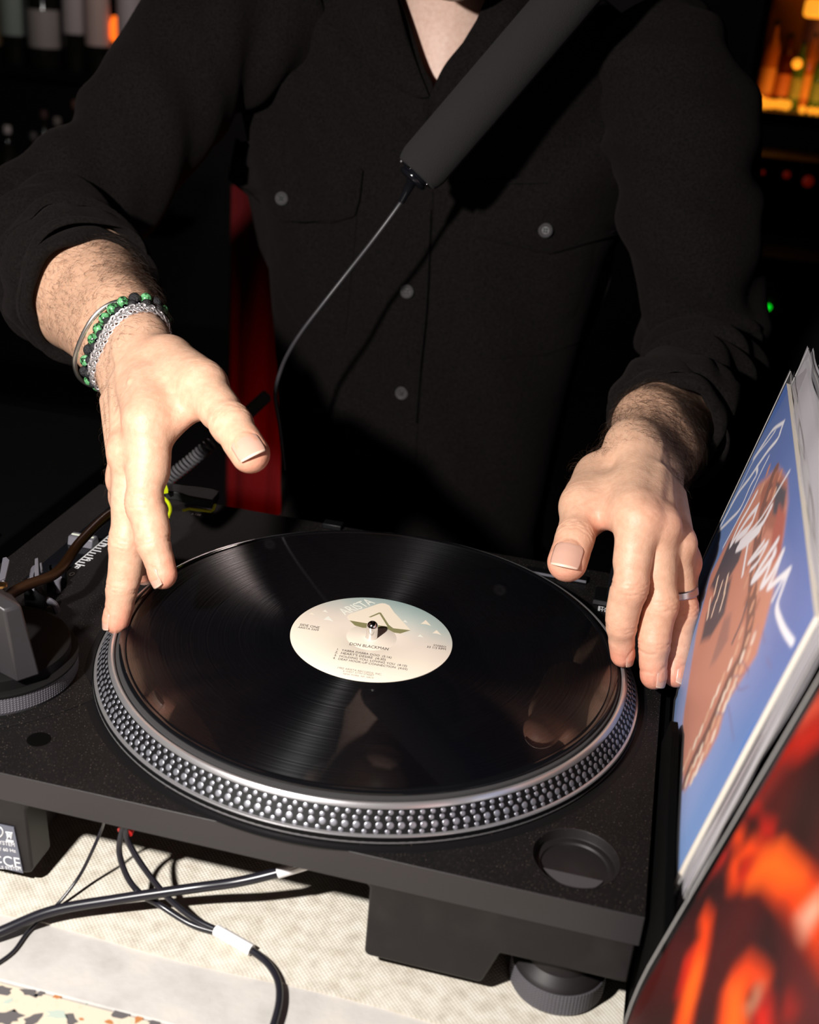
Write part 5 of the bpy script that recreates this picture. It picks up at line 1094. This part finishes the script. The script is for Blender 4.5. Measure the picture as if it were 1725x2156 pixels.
for i, dx in enumerate((.03, .045)):
    a6 = ar_+np.array((dx, -.01*i, -.01)); make_sleeve(('maroon record sleeve hidden just behind the orange one', 'brown record sleeve second behind the orange one')[i], Sheet(a6, a6+nrm((-.004,-1,0))*.330, dnr), None, mat('dark_card', (.05,.015,.012), .4))

# ---------------------------------------------------------------- coiled cables and mixer beyond the turntable
def coil(pts, R_, pitch, r):
    P = spline(pts, 30); Ls = np.cumsum([0]+[np.linalg.norm(b-a) for a, b in zip(P, P[1:])]); out = []; up = None; n = int(Ls[-1]/pitch*12)
    for k in range(n):
        s_ = Ls[-1]*k/n; i = min(np.searchsorted(Ls, s_, 'right')-1, len(P)-2); t = (s_-Ls[i])/(Ls[i+1]-Ls[i]); p = P[i]*(1-t)+P[i+1]*t; ax = nrm(P[i+1]-P[i]); u = nrm(np.cross(ax, (0,0,1))); w = np.cross(ax, u); a = 2*PI*k/12; out.append(p+(u*math.cos(a)+w*math.sin(a))*R_)
    return M().tube(out, r, 6)
MT['coil'] = mat('grey_coiled_cable', (.10,.095,.10), .4)
tag(build('coiled_cable', coil([at(300,1052,c=.97), at(352,1010,c=.965), at(405,968,c=.96), at(452,928,c=.96), at(500,890,c=1.0), at(560,835,c=1.06)], .0047, .0036, .0013), MT['coil']), 'grey coiled headphone cable rising behind the hand with bracelets', 'cable')
c2 = thing('coiled_cable', at(70,1104,c=.93), 'grey coiled cable with red plug at the far left beyond the turntable', 'cable')
build('coil', coil([at(18,1093,c=.95), at(60,1103,c=.95), at(105,1104,c=.95), at(145,1086,c=.96), at(170,1060,c=1.0)], .0045, .0036, .0013), MT['coil'], c2)
build('plug', M().tube([at(-22,1106,c=.95), at(8,1096,c=.95)], .0095, 20).tube([at(8,1096,c=.95), at(14,1094,c=.95)], .004, 12), MT['redplastic'], c2)
mx_ = thing('mixer', (-.42,.14,TZ), 'black mixer with small pale knobs to the left of the turntable', 'mixer')
build('case', M().box((-.60,-.10,TZ),(-.300,.34,-.030)), mat('black_mixer_case', (.0012,.0012,.0012), .9, Specular_IOR_Level=.05), mx_, bevel=.002)
for q in ((13,1155),(32,1146),(38,1135),(-10,1150),(5,1125),(24,1120)):
    p = at(*q, z=-.012); p[0] = min(p[0], -.308); kk = build('knob', M().lathe([(.0055,-.030),(.0050,-.014),(.0040,-.013),(.0001,-.013)], 24, (p[0],p[1],0)), MT['black'], mx_); build('knob_cap', M().lathe([(.0020,-.013),(.0018,-.0120),(.0001,-.0118)], 12, (p[0],p[1],0)), mat('pale_knob_cap', (.35,.32,.34), .3), kk)

# ---------------------------------------------------------------- bar in the background
MT['bglass'] = mat('dark_bottle_glass', (.012,.012,.010), .08); MT['bwhite'] = mat('white_paper_label', (.62,.56,.58), .6)
def bottle(px, base_py, dia, hpx, y, label, body, lab=None, lab_z=(.12,.62), capc=None, group=None, cat='bottle', zf=None):
    base = at(px, base_py, y=y)
    if zf is not None: base[2] = zf; sc = np.linalg.norm(ray(px, base_py))*(y-CAM[1])/ray(px, base_py)[1]/F_PX; r = dia*sc/2; h = hpx*sc; b_ = thing('bottle', base, label, cat, group); z0 = base[2]
    build('glass_body', M().lathe([(.0001,z0),(r*.9,z0),(r,z0+.006),(r,z0+h*.66),(r*.85,z0+h*.72),(r*.36,z0+h*.82),(r*.32,z0+h*.96),(.0001,z0+h*.96)], 28, (base[0],base[1],0)), body, b_)
    build('cap', M().lathe([(r*.36,z0+h*.93),(r*.38,z0+h),(.0001,z0+h)], 20, (base[0],base[1],0)), capc or MT['black'], b_)
    if lab: build('label_band', M().lathe([(r*1.01,z0+h*lab_z[0]),(r*1.02,z0+h*(lab_z[0]+.01)),(r*1.02,z0+h*(lab_z[1]-.01)),(r*1.01,z0+h*lab_z[1])], 28, (base[0],base[1],0)), lab, b_)
    return b_
def mc(n, c): return mat(n, c, .6)
YB = 3.10
grp = 'bottles on the back shelf'
shz = at(150, 148, y=YB)[2]; xl0 = at(-200, 148, y=YB)[0]; xl1 = at(420, 148, y=YB)[0]
tag(build('shelf', M().box((xl0,YB-.10,shz-.025),(xl1,YB+.14,shz)), MT['black'], smooth=False), 'black shelf carrying bottles behind the left shoulder side of the person', 'shelf')
def zpy(px, py): return at(px, py, y=YB)
for px, dia, h, lc, lz, lbl in ((-13,44,300,(.30,.20,.10),(.10,.5),'amber labelled bottle at the left end of the back shelf row'),(33,46,320,(.30,.37,.33),(.16,.52),'bottle with pale blue green label above a yellow band on the back shelf'),(97,60,300,(.42,.38,.36),(.12,.34),'squat bottle with grey white label on the back shelf'),
                        (160,42,330,(.56,.50,.50),(.20,.62),'bottle with tall white label near the middle of the back shelf row'),(208,46,330,(.66,.50,.45),(.15,.70),'bottle with pinkish white label beside the orange glow'),(276,48,320,(.60,.54,.56),(.13,.62),'bottle with white label nearest the shoulder on the back shelf')):
    bb_ = bottle(px, 148, dia, h, YB, lbl, MT['bglass'], mc('bottle_label', lc), lz, group=grp, zf=shz)
    if px == 33:
        z0 = bb_.location[2]; sc = .0235*0+dia/2*(YB+.61)/F_PX; build('label_band', M().lathe([(.0345,z0+.045),(.0352,z0+.048),(.0352,z0+.085),(.0345,z0+.088)], 28, (bb_.location[0],bb_.location[1],0)), mc('yellow_label', (.50,.36,.12)), bb_)
    if px == 97:
        z0 = bb_.location[2]; build('neck_label', M().lathe([(.022,z0+.20),(.0225,z0+.205),(.0225,z0+.33),(.022,z0+.335)], 28, (bb_.location[0],bb_.location[1],0)), MT['bwhite'], bb_)
gl_ = mat('orange_lamp_glow', (1,.3,.05), .5); gl_.node_tree.nodes['Principled BSDF'].inputs['Emission Color'].default_value = (1,.16,.01,1); gl_.node_tree.nodes['Principled BSDF'].inputs['Emission Strength'].default_value = 1.3
gr_ = mat('red_lamp_glow', (.6,.02,.02), .5); gr_.node_tree.nodes['Principled BSDF'].inputs['Emission Color'].default_value = (1,.01,.01,1); gr_.node_tree.nodes['Principled BSDF'].inputs['Emission Strength'].default_value = .14
p = at(243, 60, y=YB+.02); tag(build('candle_lamp', M().lathe([(.010,0),(.016,.01),(.016,.055),(.010,.075),(.0001,.078)], 20, tuple(p-np.array((0,0,.04)))), gl_), 'small orange glowing lamp between two white labelled bottles', 'lamp')
def bulb(px, py, dpx, y, m_, label, group=None):
    p = at(px, py, y=y); r = dpx/2*(y+.61)/F_PX; tag(build('light_bulb', M().ball(tuple(p), r, 10), m_), label, 'light', group)
bulb(202,157,9,3.2,gl_,'tiny orange light under the back shelf left of the person')
bulb(227,143,7,3.2,gr_,'tiny red light just right of the tiny orange light'); bulb(195,141,6,3.2,gr_,'tiny dim red light just left of the tiny orange light')
# lower row: added dark bottles, their caps coloured to stand in for glass glints
sh2z = at(100, 420, y=2.6)[2]; xa = at(-150, 420, y=2.6)[0]; xb = at(330, 420, y=2.6)[0]
tag(build('shelf', M().box((xa,2.5,sh2z-.02),(xb,2.72,sh2z)), MT['black'], smooth=False), 'lower black shelf behind the right elbow of the person', 'shelf')
for px, cpy, dd_, cc_, lb_ in ((15,270,.55,(.55,.50,.50),'dark bottle with pale cap for the brightest glint at the left end of the lower shelf'),(70,284,.3,(.10,.09,.09),'dark bottle with dull cap for a glint, second along the lower shelf'),(107,300,.5,(.42,.36,.38),'dark bottle with grey cap for a glint in the lower shelf row'),(120,252,.4,(.22,.19,.17),'taller dark bottle with brownish cap for a glint on the lower shelf'),(158,217,.3,(.12,.05,.03),'tallest dark bottle with dim rust cap for a glint on the lower shelf'),(92,238,.3,(.07,.03,.03),'dark bottle with dim red cap for a glint on the lower shelf')):
    y = 2.6+(.05 if px in (120, 92, 158) else 0)
    tp = at(px, cpy, y=y)[2]; bs = sh2z; h = tp-bs; x = at(px, cpy, y=y)[0]; b_ = thing('bottle', (x,y,bs), lb_, 'bottle', 'dark bottles on the lower shelf'); r = .030
    build('glass_body', M().lathe([(.0001,bs),(r,bs+.004),(r,bs+h*.55),(r*.4,bs+h*.75),(r*.38,bs+h*.93),(.0001,bs+h*.93)], 24, (x,y,0)), MT['bglass'], b_)
    build('cap', M().lathe([(.0105,tp-.014),(.0112,tp-.004),(.0105,tp+.006),(.0001,tp+.008)], 20, (x,y,0)), mc('glint_cap', cc_), b_)
# amber lit niche at the right
YN = 2.5; nb = at(1650, 236, y=YN); nx0 = at(1583, 236, y=YN)[0]; nx1 = at(1900, 236, y=YN)[0]; nz0 = nb[2]
ni = thing('bar_niche', ((nx0+nx1)/2, YN+.2, nz0), 'amber lit wooden bar niche with bottles behind the left shoulder of the person', 'shelf')
wood = mat('amber_wood', (.45,.16,.04), .5); tw = tex(wood, 'NOISE', 9, 5, stretch=(4,4,1)); ramp(wood, tw, [(.3, (.16,.03,.01)), (.6, (.55,.20,.05))])
build('back_board', M().box((nx0,YN+.30,nz0),(nx1,YN+.32,nz0+.75)), wood, ni, smooth=False); build('shelf_board', M().box((nx0,YN-.02,nz0-.03),(nx1,YN+.32,nz0)), MT['black'], ni, smooth=False)
build('side_board', M().box((nx0-.02,YN-.02,nz0-.03),(nx0,YN+.32,nz0+.75)), MT['black'], ni, smooth=False); build('shelf_board', M().box((nx0,YN+.02,nz0+.30),(nx1,YN+.30,nz0+.315)), MT['black'], ni, smooth=False)
la = bpy.data.lights.new('amber_strip', 'AREA'); la.shape = 'RECTANGLE'; la.size = nx1-nx0-.05; la.size_y = .02; la.energy = .55; la.color = (1,.38,.06)
lo_ = bpy.data.objects.new('amber_strip', la); SC.collection.objects.link(lo_); lo_.location = ((nx0+nx1)/2, YN+.02, nz0+.01); lo_.rotation_euler = (Vector((0,.25,.12))).to_track_quat('-Z','Y').to_euler()
rl_ = bpy.data.lights.new('red_curtain_fill', 'POINT'); rl_.energy = 1.1; rl_.color = (1,.03,.02); rl_.shadow_soft_size = .05; ro_ = bpy.data.objects.new('red_curtain_fill', rl_); SC.collection.objects.link(ro_); ro_.location = (-.34,1.00,-.45); bl_ = bpy.data.lights.new('bottle_fill', 'POINT'); bl_.energy = 9.0; bl_.color = (1,.82,.78); bl_.shadow_soft_size = .06; bo_ = bpy.data.objects.new('bottle_fill', bl_); SC.collection.objects.link(bo_); bo_.location = (-1.05,2.35,.95)  # added fill lights: low red for the curtain, warm white for the shelf bottles
ge = mat('warm_bulb_glow', (1,.5,.1), .5); ge.node_tree.nodes['Principled BSDF'].inputs['Emission Color'].default_value = (1,.34,.02,1); ge.node_tree.nodes['Principled BSDF'].inputs['Emission Strength'].default_value = 1.1
for i, (px, py, dp) in enumerate(((1596,212,24),(1612,218,20),(1626,219,18),(1642,219,19),(1656,221,20),(1690,231,15),(1708,233,14),(1722,236,14))):
    p = at(px, py, y=YN+.01); r = dp/2*(YN+.61)/F_PX; build('warm_bulb', M().ball(tuple(p+np.array((0,0,max(0, nz0+r-p[2])))), r, 10), ge, ni)
am = mat('amber_bottle_glass', (.30,.09,.015), .1); gn = mat('green_bottle_glass', (.05,.11,.02), .1); ds = mat('dark_red_bottle_glass', (.05,.006,.004), .1)
for px, dia, h, mm_, lc, lb_ in ((1604,30,150,am,(.5,.22,.05),'amber bottle at the left end of the amber lit niche'),(1638,30,130,ds,(.35,.10,.02),'dark red bottle second in the amber lit niche'),(1668,26,120,gn,(.2,.22,.05),'slim green bottle in the middle of the amber lit niche'),(1688,22,135,am,(.45,.2,.04),'slim amber bottle beside the slim green bottle'),(1716,34,110,gn,(.1,.16,.04),'wide green bottle at the right of the amber lit niche')):
    bottle(px, 222, dia, h, YN+.16, lb_, mm_, mc('niche_label', lc), (.15,.45), group='bottles in the amber niche', zf=nz0)
for px, dia, h, mm_, lb_ in ((1590,26,110,ds,'dark bottle at the left of the upper niche shelf'),(1622,24,120,am,'amber bottle on the upper niche shelf'),(1660,34,130,ds,'wide dark bottle on the upper niche shelf'),(1706,40,120,am,'amber bottle at the right of the upper niche shelf')):
    yy = YN+.16; base = at(px, 200, y=yy); sc = (yy+.61)/F_PX; r = dia*sc/2; z0 = nz0+.315; hh = h*sc; b_ = thing('bottle', (base[0],yy,z0), lb_, 'bottle', 'bottles in the amber niche')
    build('glass_body', M().lathe([(.0001,z0),(r,z0+.004),(r,z0+hh*.66),(r*.36,z0+hh*.82),(r*.32,z0+hh),(.0001,z0+hh)], 24, (base[0],yy,0)), mm_, b_)
p = at(1679, 134, y=YN+.05); bulb(1679,134,19,YN+.05,ge,'single round warm light inside the amber niche')
hl_ = M().box(tuple(at(1690,36,y=YN+.05)+np.array((0,-.01,0))), tuple(at(1800,4,y=YN+.05)+np.array((0,.01,.0)))); build('lit_panel', hl_, ge, ni, bevel=.01)
gd_ = mat('dim_red_lamp_glow', (.2,.01,.01), .5); gd_.node_tree.nodes['Principled BSDF'].inputs['Emission Color'].default_value = (1,.04,.01,1); gd_.node_tree.nodes['Principled BSDF'].inputs['Emission Strength'].default_value = .05
gb = mat('green_indicator', (0,.5,.02), .5); gb.node_tree.nodes['Principled BSDF'].inputs['Emission Color'].default_value = (0,1,.02,1); gb.node_tree.nodes['Principled BSDF'].inputs['Emission Strength'].default_value = 1.0
bulb(1618,647,12,1.9,gb,'small round green indicator light in the dark at the right')
for px, py, w, l_ in ((1607,363,12,'smallest and leftmost of the dim red lights below the amber niche'),(1657,368,20,'middle one of the dim red lights below the amber niche'),(1702,382,30,'largest and rightmost of the dim red lights below the amber niche')): bulb(px,py,w*.7,2.2,gd_,l_,'dim red lights below the niche')
p = at(1618, 647, y=1.9); tag(build('amplifier', M().box((p[0]-.14,1.915,-.95),(p[0]+.25,2.20,p[2]+.10)), MT['black'], bevel=.004), 'black equipment rack bearing the green indicator light', 'equipment')
p = at(1660, 368, y=2.2); tag(build('back_counter', M().box((p[0]-.12,2.23,-.95),(p[0]+.6,2.48,p[2]+.03)), MT['black'], smooth=False), 'black back bar counter under the amber niche', 'counter')
